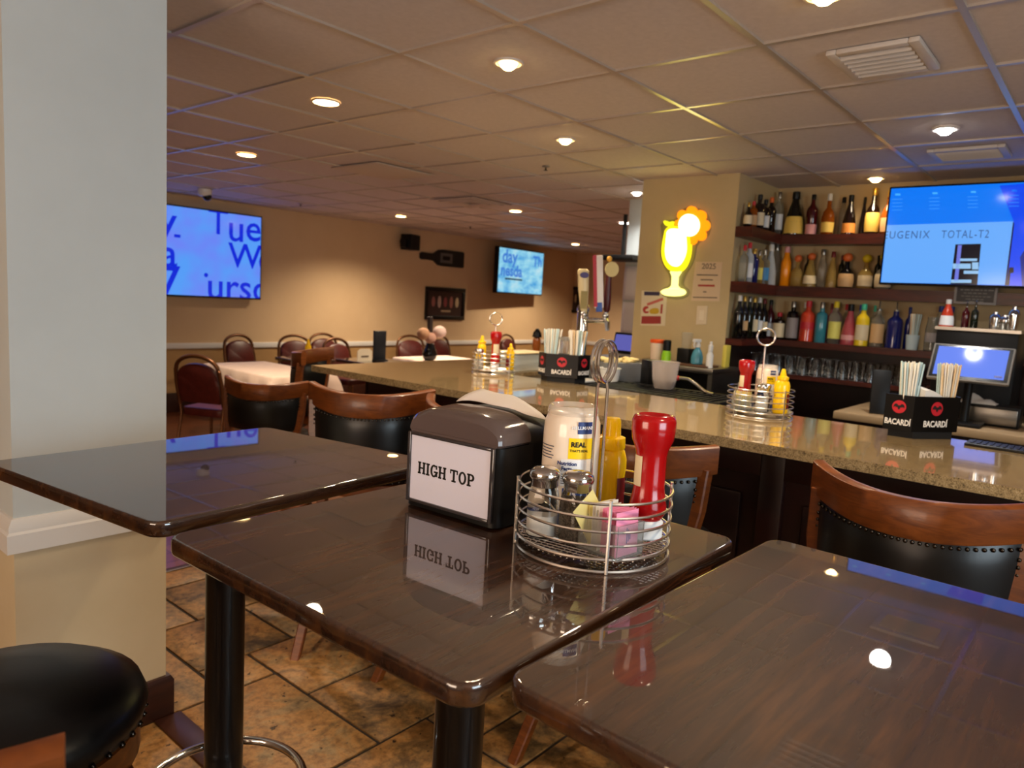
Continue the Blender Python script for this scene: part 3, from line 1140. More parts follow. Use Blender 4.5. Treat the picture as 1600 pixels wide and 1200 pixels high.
def mayo(label, loc, rz, s=1.0):
    t = thing('mayonnaise_jar', label, 'sauce jar', loc, rz, 'upturned mayonnaise jars')
    k = s
    r = 0.053 * k
    MB().lathe([(0.040 * k, 0), (0.042 * k, 0.002), (0.042 * k, 0.024 * k), (0.038 * k, 0.026 * k)], seg=36).build('cap', M_label_navy, t)
    MB().lathe([(0.037 * k, 0.024 * k), (0.047 * k, 0.036 * k), (r, 0.050 * k), (r, 0.166 * k), (r * 0.98, 0.190 * k), (0.046 * k, 0.206 * k), (0.040 * k, 0.211 * k), (0.001, 0.212 * k)], seg=44).build('mayonnaise', M_mayo, t, 60)
    MB().lathe([(0.0470 * k, 0.2055 * k), (0.0480 * k, 0.2070 * k), (0.0470 * k, 0.2170 * k), (0.0435 * k, 0.2220 * k), (0.0385 * k, 0.2200 * k), (0.0340 * k, 0.2135 * k)], seg=44, caps=False).build('clear_rim', mat('clear_rim_plastic', (236, 228, 216), 0.08, alpha=0.40, coat=0.8), t, 60)
    rr = r + 0.0006

    def band(name, z0, z1, a0, a1, m, lift=0.0):
        return MB().lathe([(rr + lift - 0.0004, z0), (rr + lift, z0 + 0.0005), (rr + lift, z1 - 0.0005), (rr + lift - 0.0004, z1)], seg=14, a0=a0, a1=a1, caps=False).build(name, m, t)
    # the label sits on the +x side, turned a little to the viewer's right
    band('label', 0.050 * k, 0.075 * k, 0.05, 0.85, M_label_navy)
    band('label', 0.079 * k, 0.128 * k, -0.05, 0.85, M_label_white)
    yl = band('label', 0.130 * k, 0.168 * k, 0.18, 1.05, M_label_yellow)
    nv = band('label', 0.176 * k, 0.198 * k, 0.46, 1.0, M_label_navy, 0.0)

    def wtext(body, size, ang, z, bold, m, lift=0.0003, par=t):
        mb = MB()
        Mx = Matrix.Rotation(ang, 4, 'Z') @ Matrix(((0, 0, 1, 0), (1, 0, 0, 0), (0, 1, 0, z), (0, 0, 0, 1)))
        mb.text(body, size, Mx, bold, 0.0003, wrap=rr + lift)
        mb.build('lettering', m, par)
    wtext("HELLMANN'S", 0.0085 * k, 0.72, 0.187 * k, 0.0002, M_label_white, 0.0001, nv)
    wtext('REAL', 0.0125 * k, 0.52, 0.156 * k, 0.0005, M_ink, 0.0003, yl)
    wtext("THAT'S REAL", 0.006 * k, 0.55, 0.145 * k, 0.0001, M_ink, 0.0003, yl)
    wtext('Nutrition\nFacts', 0.0095 * k, 0.16, 0.116 * k, 0.0003, M_label_navy)
    mb = MB()
    for q in range(5):
        for (c0, c1) in ((-0.02, 0.30), (0.42, 0.8)):
            z = (0.083 + 0.0042 * q) * k
            mb.lathe([(rr + 0.0002, z), (rr + 0.0003, z + 0.0016)], seg=6, a0=c0, a1=c1 - 0.05 * (q % 3), caps=False)
    for q in range(5):
        z = (0.148 - 0.0055 * q) * k
        mb.lathe([(rr + 0.0002, z), (rr + 0.0003, z + 0.0019)], seg=8, a0=-1.05 + 0.04 * (q % 2), a1=-0.35 - 0.05 * (q % 3), caps=False)
    mb.build('small_print', mat('grey_ink', (74, 78, 96), 0.6), t)
    return t


def shaker(label, loc, rz, fill, level, s=1.0):
    t = thing('salt_shaker' if fill is M_salt else 'pepper_shaker', label, 'shaker', loc, rz, 'glass shakers with steel tops')
    k = s

    def sq(mb, secs, n=32, ex=3.2):
        rings = []
        for r, z, e in secs:
            ring = []
            for q in range(n):
                a = 2 * PI * q / n
                p = 2 + (ex - 2) * e
                d = (abs(math.cos(a)) ** p + abs(math.sin(a)) ** p) ** (-1 / p)
                ring.append((r * k * d * math.cos(a), r * k * d * math.sin(a), z * k))
            rings.append(mb.ring(ring))
        mb.skin(rings)
    mb = MB()
    sq(mb, [(0.022, 0, 1), (0.0255, 0.003, 1), (0.026, 0.03, 1), (0.026, 0.066, 1), (0.0245, 0.082, 0.6), (0.0225, 0.092, 0), (0.0215, 0.098, 0)])
    mb.build('glass_body', M_glass, t, 50)
    mb = MB()
    sq(mb, [(0.019, 0.005, 1), (0.0215, 0.008, 1), (0.0215, 0.03, 1), (0.0215, level, 1)])
    mb.build('salt' if fill is M_salt else 'pepper', fill, t, 50)
    MB().lathe([(0.0235 * k, 0.090 * k), (0.0245 * k, 0.092 * k), (0.0240 * k, 0.101 * k), (0.0265 * k, 0.104 * k), (0.0280 * k, 0.110 * k), (0.0268 * k, 0.117 * k), (0.019 * k, 0.123 * k), (0.001, 0.126 * k)], seg=32).build('steel_cap', M_chrome, t, 60)
    return t


def packet_caddy(loc, rz, label, grp, colours, sx=0.086, sy=0.066, h=0.058):
    t = thing('packet_holder', label, 'packet holder', loc, rz)
    mb = MB()
    w = 0.0018
    mb.bx(-sx / 2, sx / 2, -sy / 2, sy / 2, 0, 0.003)
    for a, b, c, d in ((-sx / 2, -sx / 2 + w, -sy / 2, sy / 2), (sx / 2 - w, sx / 2, -sy / 2, sy / 2), (-sx / 2 + w, sx / 2 - w, -sy / 2, -sy / 2 + w), (-sx / 2 + w, sx / 2 - w, sy / 2 - w, sy / 2)):
        mb.bx(a, b, c, d, 0.003, h)
    mb.build('clear_bin', M_clearplastic, t)
    return t


def packet(name_label, grp, loc, rz, tilt, m, m_ink, proto={}):
    key = m.name
    if key not in proto:
        mb = MB()
        w, h = 0.056, 0.074
        n = 6
        fr, bk = [], []
        for i in range(n + 1):
            for j in range(n + 1):
                u, v = i / n, j / n
                b = 0.0030 * (1 - abs(2 * u - 1) ** 3) * (1 - abs(2 * v - 1) ** 3) + 0.0002
                fr.append(mb.bm.verts.new((b, (u - 0.5) * w, v * h)))
                bk.append(mb.bm.verts.new((-b, (u - 0.5) * w, v * h)))
        for i in range(n):
            for j in range(n):
                a, b_, c, d = i * (n + 1) + j, (i + 1) * (n + 1) + j, (i + 1) * (n + 1) + j + 1, i * (n + 1) + j + 1
                mb.bm.faces.new((fr[a], fr[b_], fr[c], fr[d]))
                mb.bm.faces.new((bk[d], bk[c], bk[b_], bk[a]))
        edge = [i * (n + 1) for i in range(n + 1)] + [n * (n + 1) + j for j in range(1, n + 1)] + [i * (n + 1) + n for i in range(n - 1, -1, -1)] + [j for j in range(n - 1, 0, -1)]
        for a, b_ in zip(edge, edge[1:] + edge[:1]):
            mb.bm.faces.new((fr[a], bk[a], bk[b_], fr[b_]))
        o = mb.build('sweetener_packet', m, None, 60)
        mb = MB()
        r = random.Random(len(proto))
        for side in (1, -1):
            for q in range(3):
                mb.box(side * 0.0030, 0.004 * (q - 1), 0.034, 0.0008, 0.0022, 0.026 - 0.006 * q)
        mb.build('print', m_ink, o)
        proto[key] = o
    else:
        src = proto[key]
        o = src.copy()
        C.objects.link(o)
        for ch in src.children:
            c = ch.copy()
            C.objects.link(c)
            c.parent = o
    o.location = loc
    o.rotation_euler = (0, tilt, rz)
    return tag(o, name_label, 'packet', grp)


M_pink = mat('pink_packet_paper', (246, 150, 186), 0.5)
M_yel = mat('pale_yellow_packet_paper', (240, 226, 150), 0.5)
M_whp = mat('white_packet_paper', (238, 232, 222), 0.5)
M_purple = mat('purple_ink', (88, 62, 150), 0.6)
M_blueink = mat('blue_ink', (60, 74, 130), 0.6)

KX, KY = 1.078, 0.695
FZ = TT + 0.0240
condiment_caddy('chrome wire condiment rack on the middle high table', (KX, KY, TT), math.radians(7))
ketchup('red ketchup bottle standing on its cap in the near rack', (1.137, 0.620, FZ), math.radians(138))
mustard('yellow mustard bottle behind the near rack handle wires', (1.177, 0.731, FZ), math.radians(-62))
mayo('upturned mayonnaise jar beside the black napkin dispenser', (1.104, 0.772, FZ), math.radians(-160), 1.0)
shaker('salt shaker half full of salt, at left of the near rack', (0.997, 0.748, FZ), math.radians(20), M_salt, 0.040)
shaker('grey pepper shaker next to the packets in the near rack', (1.018, 0.692, FZ), math.radians(-5), M_pepper, 0.074)
PKX, PKY, PKA = 1.022, 0.622, math.radians(-98)
pk = packet_caddy((PKX, PKY, FZ), PKA, 'clear plastic bin of sweetener packets in the near rack', None, None)
pm = Matrix.Translation((PKX, PKY, FZ)) @ Matrix.Rotation(PKA, 4, 'Z')
for q in range(6):
    p = pm @ Vector((0.0355 - 0.0066 * q, 0.0012 * (q % 3 - 1), 0.004))
    packet('pink sweetener packet in the near clear packet bin', 'pink sweetener packets', p, PKA, -0.03 + 0.012 * (q % 3), M_pink, M_purple)
for q, dz in enumerate((0.0, 0.004, 0.003)):
    p = pm @ Vector((-0.0045 - 0.0068 * q, 0.001, 0.004 + dz))
    packet('white sugar packet behind the pink ones in near bin', 'white sugar packets', p, PKA, -0.02, M_whp, M_blueink)
packet('pale yellow packet standing at the back of the near packet bin', None, pm @ Vector((-0.0262, 0.001, 0.0045)), PKA, -0.02, M_yel, M_blueink)
o = packet('pale yellow packet poking up cornerwise above the near bin', None, pm @ Vector((-0.0335, 0.006, 0.024)), PKA, 0.0, M_yel, M_blueink)
o.rotation_euler = (math.radians(36), 0.0, PKA)

# racks on the bar with their own bottles
condiment_caddy('chrome wire condiment rack on the bar near the drain mat', (3.055, 1.170, BT), math.radians(-62))
BZ = BT + 0.0240
ketchup('red ketchup bottle in the bar rack near the drain mat', (3.075, 1.250, BZ), math.radians(150), 0.92)
mayo('upturned mayonnaise jar in the bar rack near the drain mat', (3.110, 1.170, BZ), math.radians(-170), 0.86)
mustard('yellow mustard bottle with pointed cap in the near bar rack', (3.035, 1.075, BZ), math.radians(-60), 0.98, True)
shaker('salt shaker in the bar rack beside the pointed mustard', (2.985, 1.135, BZ), math.radians(20), M_salt, 0.060, 0.95)
shaker('pepper shaker in the bar rack under the mayonnaise jar', (3.030, 1.145, BZ), math.radians(5), M_pepper, 0.05, 0.95)
packet_caddy((2.990, 1.220, BZ), math.radians(105), 'clear plastic packet bin in the bar rack near the drain mat', None, None)
pm = Matrix.Translation((2.990, 1.220, BZ)) @ Matrix.Rotation(math.radians(105), 4, 'Z')
for q in range(9):
    packet('sugar packet in the packet bin of the near bar rack', 'sugar packets in the near bar rack', pm @ Vector((0.036 - 0.0082 * q, 0.001 * (q % 2), 0.004)), math.radians(105), -0.02, M_yel if q % 3 else M_whp, M_blueink)

condiment_caddy('chrome wire condiment rack on the bar far from the mat', (3.165, 2.800, BT), math.radians(-40), 0.125, 0.35)
ketchup('red ketchup bottle with pale label in the far bar rack', (3.135, 2.765, BZ), math.radians(-130), 0.98)
mustard('yellow mustard bottle at left of the far bar rack', (3.155, 2.890, BZ), math.radians(40), 0.98, True)
mustard('yellow squeeze bottle at right of the far bar rack', (3.235, 2.735, BZ), math.radians(160), 0.80, True)
shaker('salt shaker at left in the far bar rack', (3.070, 2.830, BZ), math.radians(20), M_salt, 0.06, 0.95)
shaker('pepper shaker at the back of the far bar rack', (3.225, 2.835, BZ), math.radians(0), M_pepper, 0.06, 0.9)

# ------------------------------------------------------------------ black straw and napkin holders with rum lettering
M_strawW = mat('white_straw_paper', (236, 230, 216), 0.6)
M_strawB = mat('blue_straw_paper', (184, 210, 214), 0.6)
M_strawT = mat('tan_straw_paper', (222, 190, 146), 0.6)
M_batred = mat('red_roundel', (186, 30, 44), 0.4)
M_lettering = mat('white_lettering', (236, 232, 226), 0.5)
M_holder = mat('black_holder_plastic', (9, 8, 8), 0.35, spec=0.25)


def bat_roundel(mb_r, mb_b, M, r):
    n = 40
    mb_r.prism([(r * math.cos(2 * PI * k / n), r * math.sin(2 * PI * k / n)) for k in range(n)], 0, 0.0008, M)
    half = [(0.0, 0.30), (0.08, 0.22), (0.16, 0.26), (0.30, 0.46), (0.52, 0.50), (0.74, 0.36), (0.86, 0.05), (0.80, -0.22), (0.70, -0.05), (0.56, 0.02), (0.46, -0.18), (0.36, -0.04), (0.24, -0.10), (0.12, -0.38), (0.0, -0.52)]
    pts = [(x * r, y * r) for x, y in half] + [(-x * r, y * r) for x, y in reversed(half[1:-1])]
    mb_b.prism(pts, 0.0008, 0.0014, M)


def rum_holder(label, x, y, rz, dims=(0.20, 0.125, 0.115)):
    """hexagonal-fronted box: a broad face to local -Y, wings at 58 degrees either side"""
    t = thing('straw_napkin_holder', label, 'straw and napkin holder', (x, y, BT), rz, 'black straw and napkin holders on the bar')
    fw, ww, hh = dims
    c, s_ = math.cos(math.radians(58)), math.sin(math.radians(58))
    P = [(-fw / 2, 0), (fw / 2, 0), (fw / 2 + ww * c, ww * s_), (-fw / 2 - ww * c, ww * s_)]

    def inset(poly, d):
        cx = sum(p[0] for p in poly) / 4
        cy = sum(p[1] for p in poly) / 4
        return [(cx + (p[0] - cx) * (1 - d), cy + (p[1] - cy) * (1 - d)) for p in poly]
    MB().prism(inset(P, 0.14), 0.0, 0.030).build('base', M_blackmatte, t)
    mb = MB()
    Q = inset(P, 0.05)
    out0, out1 = mb.ring([(a, b, 0.028) for a, b in P]), mb.ring([(a, b, 0.028 + hh) for a, b in P])
    in1, in0 = mb.ring([(a, b, 0.028 + hh) for a, b in Q]), mb.ring([(a, b, 0.045) for a, b in Q])
    mb.skin([out0, out1, in1, in0], True, False)
    mb.bm.faces.new(in0)
    mb.bm.faces.new(list(reversed(out0)))
    mb.build('shell', M_holder, t, 20)
    mb = MB()
    for sx in (-1, 1):
        mb.bx(sx * fw * 0.30 - 0.002, sx * fw * 0.30 + 0.002, 0.012, ww * s_ - 0.008, 0.045, 0.028 + hh * 0.92)
    mb.build('divider', M_holder, t)
    faces = [((0, 0), 0.0, fw), ((fw / 2 + ww * c / 2, ww * s_ / 2), math.radians(58), ww), ((-fw / 2 - ww * c / 2, ww * s_ / 2), math.radians(-58), ww)]
    for (cx, cy), a, wd in faces:
        Mx = Matrix.Translation((cx, cy, 0.028)) @ Matrix.Rotation(a, 4, 'Z') @ Matrix(((1, 0, 0, 0), (0, 0, -1, -0.0006), (0, 1, 0, 0), (0, 0, 0, 1)))
        mr, mbk = MB(), MB()
        k = 1.0 if wd == fw else 0.92
        bat_roundel(mr, mbk, Mx @ Matrix.Translation((0, hh * 0.66, 0)), 0.0245 * k)
        n = 40
        for q in range(n):
            a0, a1 = 2 * PI * q / n, 2 * PI * (q + 1) / n
            R0, R1 = 0.0245 * k, 0.0262 * k
            mr.prism([(R0 * math.cos(a0), hh * 0.66 + R0 * math.sin(a0)), (R1 * math.cos(a0), hh * 0.66 + R1 * math.sin(a0)), (R1 * math.cos(a1), hh * 0.66 + R1 * math.sin(a1)), (R0 * math.cos(a1), hh * 0.66 + R0 * math.sin(a1))], 0, 0.0008, Mx)
        ro = mr.build('roundel', M_batred, t)
        mbk.build('bat_emblem', M_ink, ro)
        MB().text('BACARDÍ', 0.0325 * k, Mx @ Matrix.Translation((0, hh * 0.22, 0)), 0.0007, 0.0008, xs=0.80 if wd == fw else 0.72).build('lettering', M_lettering, t)
    # two flat bundles of wrapped straws are placed by the caller
    return t, Matrix.Translation((x, y, BT)) @ Matrix.Rotation(rz, 4, 'Z'), fw, ww * s_


STRAW = {}


def straw(p, q, m, label, group):
    """one paper wrapped straw leaning from p to q"""
    key = m.name
    if key not in STRAW:
        STRAW[key] = MB().tube([(0, 0, 0), (0, 0, 0.08), (0, 0, 0.160), (0, 0, 0.232), (0, 0, 0.235)], [0.0030, 0.0036, 0.0034, 0.0036, 0.0020], 7, flat=0.75).build('wrapped_straw', m, None, 60)
        o = STRAW[key]
    else:
        o = STRAW[key].copy()
        C.objects.link(o)
    d = (q - p).normalized()
    o.rotation_mode = 'QUATERNION'
    o.rotation_quaternion = d.to_track_quat('Z', 'Y')
    o.location = p
    return tag(o, label, 'straw', group)


def straw_bundle(Mh, cx, cy, sx, sy, n, label, group, mats, seed):
    r = random.Random(seed)
    for i in range(n):
        fx = (i % 8 + 0.5) / 8 - 0.5 + r.uniform(-0.03, 0.03)
        fy = (i // 8 + 0.5) / max(1, n // 8) - 0.5
        p = Mh @ Vector((cx + fx * sx * 0.62, cy + fy * sy, 0.0455))
        q = Mh @ Vector((cx + fx * sx * 1.25 + r.uniform(-0.004, 0.004), cy + fy * sy * 1.05 + r.uniform(-0.003, 0.003), 0.280))
        o = straw(p, q, mats[r.randrange(len(mats))], label, group)
        o.location.z += r.uniform(0, 0.008)


h1, Mh1, fw1, dp1 = rum_holder('black rum straw holder on the bar in front of the tap handles', 3.165, 2.310, math.radians(-62), (0.175, 0.105, 0.125))
straw_bundle(Mh1, -0.066, 0.046, 0.086, 0.034, 32, 'wrapped straw in left bundle of holder before the taps', 'left straws before the taps', [M_strawW, M_strawB, M_strawW], 1)
straw_bundle(Mh1, 0.070, 0.046, 0.082, 0.034, 32, 'wrapped straw in right bundle of holder before the taps', 'right straws before the taps', [M_strawW, M_strawB, M_strawW, M_strawT], 2)
cs = MB()
cs.lathe([(0.027, 0), (0.030, 0.003)] + [(0.030 + 0.0012 * (i % 2) + 0.0001 * i, 0.008 + 0.0105 * i) for i in range(18)] + [(0.033, 0.2), (0.030, 0.2), (0.0285, 0.18)], seg=24)
o = cs.build('cup_stack', M_clearplastic, None, 60, Mh1 @ Vector((0, 0.055, 0.0455)))
tag(o, 'stack of clear cups between straw bundles in the far holder', 'cup stack')

h2, Mh2, fw2, dp2 = rum_holder('black rum straw holder on the bar by the payment screen', 3.098, 0.515, math.radians(-35), (0.210, 0.100, 0.133))
straw_bundle(Mh2, -0.094, 0.046, 0.072, 0.030, 32, 'wrapped straw in left bundle of holder by payment screen', 'left straws by the payment screen', [M_strawW, M_strawB, M_strawW], 3)
straw_bundle(Mh2, 0.082, 0.048, 0.072, 0.034, 32, 'wrapped straw in right bundle of holder by payment screen', 'right straws by the payment screen', [M_strawW, M_strawT, M_strawW, M_strawB], 4)
mb = MB()
rows = []
for i in range(9):
    u = i / 8
    rows.append([mb.bm.verts.new((-0.052 + 0.090 * u, 0.010 + 0.062 * v, 0.164 + 0.014 * (1 - u) + 0.010 * math.sin(3.2 * u + 0.6) + 0.010 * v)) for v in (0, 0.25, 0.5, 0.75, 1)])
for a, b in zip(rows, rows[1:]):
    for k in range(4):
        mb.bm.faces.new((a[k], a[k + 1], b[k + 1], b[k]))
g = bmesh.ops.extrude_face_region(mb.bm, geom=mb.bm.faces[:])
bmesh.ops.translate(mb.bm, vec=(0, 0, -0.100), verts=[v for v in g['geom'] if isinstance(v, bmesh.types.BMVert)])
o = mb.build('napkin_stack', M_paper, None, 40)
o.matrix_world = Mh2
tag(o, 'stack of white bar napkins between straws by payment screen', 'napkins')

# ------------------------------------------------------------------ service station behind the bar
ST = 1.052
t = thing('service_station', 'black topped steel service station behind the bar under the taps', 'counter', (0, 0, 0))
MB().bx(3.215, 3.80, 1.42, 2.72, ST - 0.03, ST, 0.004).build('worktop', M_blackgloss, t)
MB().bx(3.23, 3.78, 1.44, 2.70, 0.0, ST - 0.03).build('cabinet', M_steel, t)
t = thing('bar_mat', 'black ribbed drain mat along the inner edge of the bar', 'bar mat', (3.40, 1.83, ST))
mb = MB()
mb.bx(-0.18, 0.18, -0.40, 0.40, 0, 0.006, 0.002)
mb.bx(-0.18, -0.165, -0.40, 0.40, 0.006, 0.022, 0.002)
mb.bx(0.165, 0.18, -0.40, 0.40, 0.006, 0.022, 0.002)
mb.bx(-0.165, 0.165, -0.40, -0.385, 0.006, 0.022, 0.002)
mb.bx(-0.165, 0.165, 0.385, 0.40, 0.006, 0.022, 0.002)
mb.build('tray', M_black, t)
for i in range(19):
    yy = -0.36 + 0.04 * i
    MB().bx(-0.16, 0.16, yy - 0.008, yy + 0.008, 0.006, 0.018, 0.002).build('rib', M_black, t)

p = on_z(1037, 606, ST + 0.02)
t = thing('plastic_pitcher', 'smoky clear plastic pitcher on the drain mat behind the bar', 'pitcher', (p.x, p.y, ST + 0.0185))
MB().lathe([(0.001, 0.004), (0.048, 0.004), (0.052, 0.0), (0.056, 0.004), (0.066, 0.05), (0.074, 0.13), (0.078, 0.145), (0.074, 0.145), (0.070, 0.13), (0.062, 0.05), (0.052, 0.010), (0.001, 0.008)], seg=36).build('body', mat('smoky_clear_plastic', (214, 202, 196), 0.15, alpha=0.42, coat=0.5), t, 60)
MB().lathe([(0.001, 0.011), (0.050, 0.011), (0.056, 0.042), (0.001, 0.042)], seg=28).build('dark_drink', mat('dark_cola', (30, 10, 8), 0.1), t)
a = on_z(1064, 598, ST + 0.05)
b = on_z(1112, 618, ST + 0.02)
t = thing('soda_gun_hose', 'curved silver soda gun hose with red collar beside the pitcher', 'hose', (a.x, a.y, ST))
d = b - a
MB().tube([(-0.01, 0.012, 0.075), (d.x * 0.25, d.y * 0.25, 0.078), (d.x * 0.5, d.y * 0.5, 0.060), (d.x * 0.75, d.y * 0.75, 0.035), (d.x * 0.95, d.y * 0.95, 0.027), (d.x * 1.05, d.y * 1.05, 0.027)], 0.009, 12).build('hose', M_chrome, t, 60)
MB().tube([(-0.022, 0.026, 0.073), (-0.008, 0.010, 0.0755)], 0.013, 12).build('collar', mat('red_collar', (190, 30, 40), 0.4), t)


def at(u, v, z):
    return on_z(u, v, z)


p = at(990, 610, ST)
t = thing('stir_stick_bin', 'tall black bin with bright steel corner on the service station', 'bin', (3.645, 2.03, ST), math.radians(-30))
MB().bx(-0.045, 0.045, -0.045, 0.045, 0.0, 0.155, 0.004).build('bin', M_black, t)
MB().bx(0.020, 0.0465, -0.0475, -0.0455, 0.004, 0.150).build('steel_corner', M_steel, t)
t = thing('food_bin', 'grey bin heaped with pale yellow pieces behind the far straws', 'bin', (3.74, 2.33, ST), math.radians(-20))
MB().bx(-0.15, 0.15, -0.10, 0.10, 0.0, 0.115, 0.008).build('bin', mat('grey_bin_plastic', (120, 120, 118), 0.5), t)
mb = MB()
r = random.Random(5)
for i in range(40):
    mb.sphere((r.uniform(-0.12, 0.12), r.uniform(-0.08, 0.08), 0.115 + r.uniform(0.0, 0.018)), 0.022, 1.2, 0.9, 0.5, 8, 5)
o = mb.build('pale_pieces', mat('pale_yellow_pieces', (226, 204, 140), 0.6), t)
o['kind'] = 'stuff'
t = thing('white_tub', 'white plastic tub in front of the grey food bin', 'tub', (3.555, 2.250, ST))
MB().lathe([(0.001, 0.003), (0.045, 0.003), (0.048, 0.0), (0.052, 0.003), (0.060, 0.085), (0.066, 0.09), (0.060, 0.093), (0.048, 0.008), (0.001, 0.006)], seg=28).build('tub', M_white, t)
t = thing('white_tray', 'shallow white tray lying before the white tub', 'tray', (3.375, 2.335, ST), math.radians(0))
MB().bx(-0.075, 0.075, -0.08, 0.08, 0.0, 0.008, 0.003).build('base', M_white, t)
mb = MB()
for a, b, c, d in ((-0.08, 0.08, -0.085, -0.078), (-0.08, 0.08, 0.078, 0.085), (-0.08, -0.074, -0.078, 0.078), (0.074, 0.08, -0.078, 0.078)):
    mb.bx(a, b, c, d, 0.002, 0.026, 0.002)
mb.build('rim', M_white, t)
o = MB().lathe([(0.036, 0), (0.040, 0.003)] + [(0.040 + 0.0012 * (i % 2) + 0.0002 * i, 0.008 + 0.011 * i) for i in range(21)] + [(0.046, 0.245), (0.043, 0.245), (0.038, 0.22)], seg=24).build('cup_stack', M_clearplastic, None, 60, (3.68, 2.575, ST))
tag(o, 'tall stack of clear plastic cups right of the beer taps', 'cup stack')
t = thing('ice_bin', 'low pale plastic bin on the bar beside the far condiment rack', 'bin', (3.475, 2.86, BT), 0)
MB().bx(-0.16, 0.16, -0.09, 0.09, 0.0, 0.105, 0.01).build('bin', mat('pale_blue_plastic', (206, 214, 214), 0.3), t)
MB().bx(-0.165, 0.165, -0.095, 0.095, 0.105, 0.115, 0.004).build('lid', mat('cream_plastic', (226, 206, 164), 0.4), t)

# beer tap tower
tx, ty = 3.52, 2.44
t = thing('beer_tap_tower', 'chrome beer tower with three tap handles behind the far straws', 'beer tap', (tx, ty, ST), math.radians(-50))
mb = MB()
mb.lathe([(0.055, 0), (0.055, 0.012), (0.036, 0.02), (0.034, 0.03), (0.034, 0.40), (0.038, 0.405), (0.038, 0.425), (0.030, 0.44), (0.001, 0.445)], seg=32)
mb.build('column', M_chrome, t)
MB().tube([(0.0, 0, 0.355), (0.125, 0.0, 0.355)], 0.017, 16).build('side_arm', M_chrome, t)
for i, (fx, fy) in enumerate(((0.0, -0.06), (0.125, -0.03), (0.14, 0.03))):
    mb = MB()
    mb.tube([(fx, fy + 0.045 if i == 0 else 0.0, 0.37 if i == 0 else 0.355), (fx, fy, 0.365), (fx + 0.01, fy - 0.02, 0.352), (fx + 0.012, fy - 0.03, 0.30)], [0.011, 0.012, 0.012, 0.008], 12)
    mb.tube([(fx, fy, 0.365), (fx, fy, 0.405)], [0.011, 0.008], 12)
    mb.sphere((fx, fy, 0.385), 0.016)
    mb.build('faucet', M_chrome, t)


def tap_handle(x, y, name, secs, m, flat=0.45):
    mb = MB()
    rings = []
    for z, hw, ox in secs:
        rings.append(mb.ring([(x + ox + hw * math.cos(2 * PI * k / 16), y + hw * flat * math.sin(2 * PI * k / 16), z) for k in range(16)]))
    mb.skin(rings)
    return mb.build(name, m, t, 50)


hd = tap_handle(0.0, -0.06, 'tap_handle', [(0.403, 0.012, 0), (0.41, 0.020, -0.002), (0.52, 0.030, -0.012), (0.60, 0.032, -0.018), (0.635, 0.034, -0.020), (0.645, 0.022, -0.021)], mat('beige_handle', (214, 196, 150), 0.35))
mb = MB()
mb.prism([(0.026 * math.cos(2 * PI * k / 24), 0.017 * math.sin(2 * PI * k / 24)) for k in range(24)], 0, 0.003, plane_xz(-0.014, -0.0745, 0.61))
mb.build('oval_badge', mat('purple_badge', (70, 58, 110), 0.4), hd)
MB().bx(-0.026, 0.012, -0.0755, -0.073, 0.42, 0.52).build('face_panel', mat('olive_panel', (140, 124, 70), 0.5), hd)
h2_ = MB()
M2 = Matrix.Translation((0.125, -0.03, 0)) @ Matrix.Rotation(math.radians(-5), 4, 'Y')
h2_.box(0, 0, 0.58, 0.052, 0.024, 0.30, M=M2, bev=0.004)
hd = h2_.build('tap_handle', mat('white_handle', (226, 216, 208), 0.35), t)
MB().box(-0.020, 0, 0.585, 0.018, 0.0265, 0.295, M=M2).build('red_stripe', mat('red_stripe', (176, 30, 44), 0.4), hd)
MB().box(0.0, 0, 0.435, 0.036, 0.026, 0.055, M=M2, bev=0.003).build('blue_foot', mat('blue_stripe', (54, 84, 160), 0.4), hd)
hd = tap_handle(0.14, 0.03, 'tap_handle', [(0.403, 0.010, 0), (0.42, 0.020, 0), (0.50, 0.022, 0), (0.60, 0.016, 0), (0.66, 0.018, 0), (0.69, 0.010, 0)], mat('maroon_handle', (74, 20, 24), 0.35), 0.7)
mb = MB()
mb.prism([(0.040 * math.cos(2 * PI * k / 30), 0.044 * math.sin(2 * PI * k / 30)) for k in range(30)], -0.008, 0.008, plane_xz(0.150, 0.008, 0.655))
mb.build('round_badge', mat('gold_badge', (206, 186, 118), 0.35), hd)
MB().sphere((0.135, 0.03, 0.715), 0.016, 1, 0.6, 1.1).build('finial', mat('gold_finial', (196, 150, 60), 0.35), hd)

# steel shelf unit against the khaki pier and what stands on it
SH = 1.125
t = thing('steel_shelf_unit', 'grey steel shelf unit standing against the khaki pier', 'shelf', (0, 0, 0))
MB().bx(4.42, 4.84, 2.02, 2.70, SH - 0.035, SH, 0.004).build('top_shelf', M_steel, t)
MB().bx(4.42, 4.84, 2.02, 2.05, 0.0, SH - 0.035).build('side_panel', M_steel, t)
MB().bx(4.42, 4.84, 2.67, 2.70, 0.0, SH - 0.035).build('side_panel', M_steel, t)
MB().bx(4.80, 4.84, 2.05, 2.67, 0.0, SH - 0.035).build('back_panel', M_blackmatte, t)
MB().bx(4.44, 4.80, 2.05, 2.67, 0.84, 0.86).build('lower_shelf', M_steel, t)
o = MB().bx(-0.09, 0.09, -0.12, 0.12, 0, 0.012, 0.004).build('serving_board', mat('brown_board', (86, 54, 34), 0.5), None, 38, (4.55, 2.20, SH))
tag(o, 'small brown board on the steel shelf under the spray bottle', 'board')


def sh(u):
    """point on the steel shelf seen at column u of the photo, 8 cm behind its front edge"""
    q = on_x(u, 560, 4.53)
    return (4.53, q.y, SH)


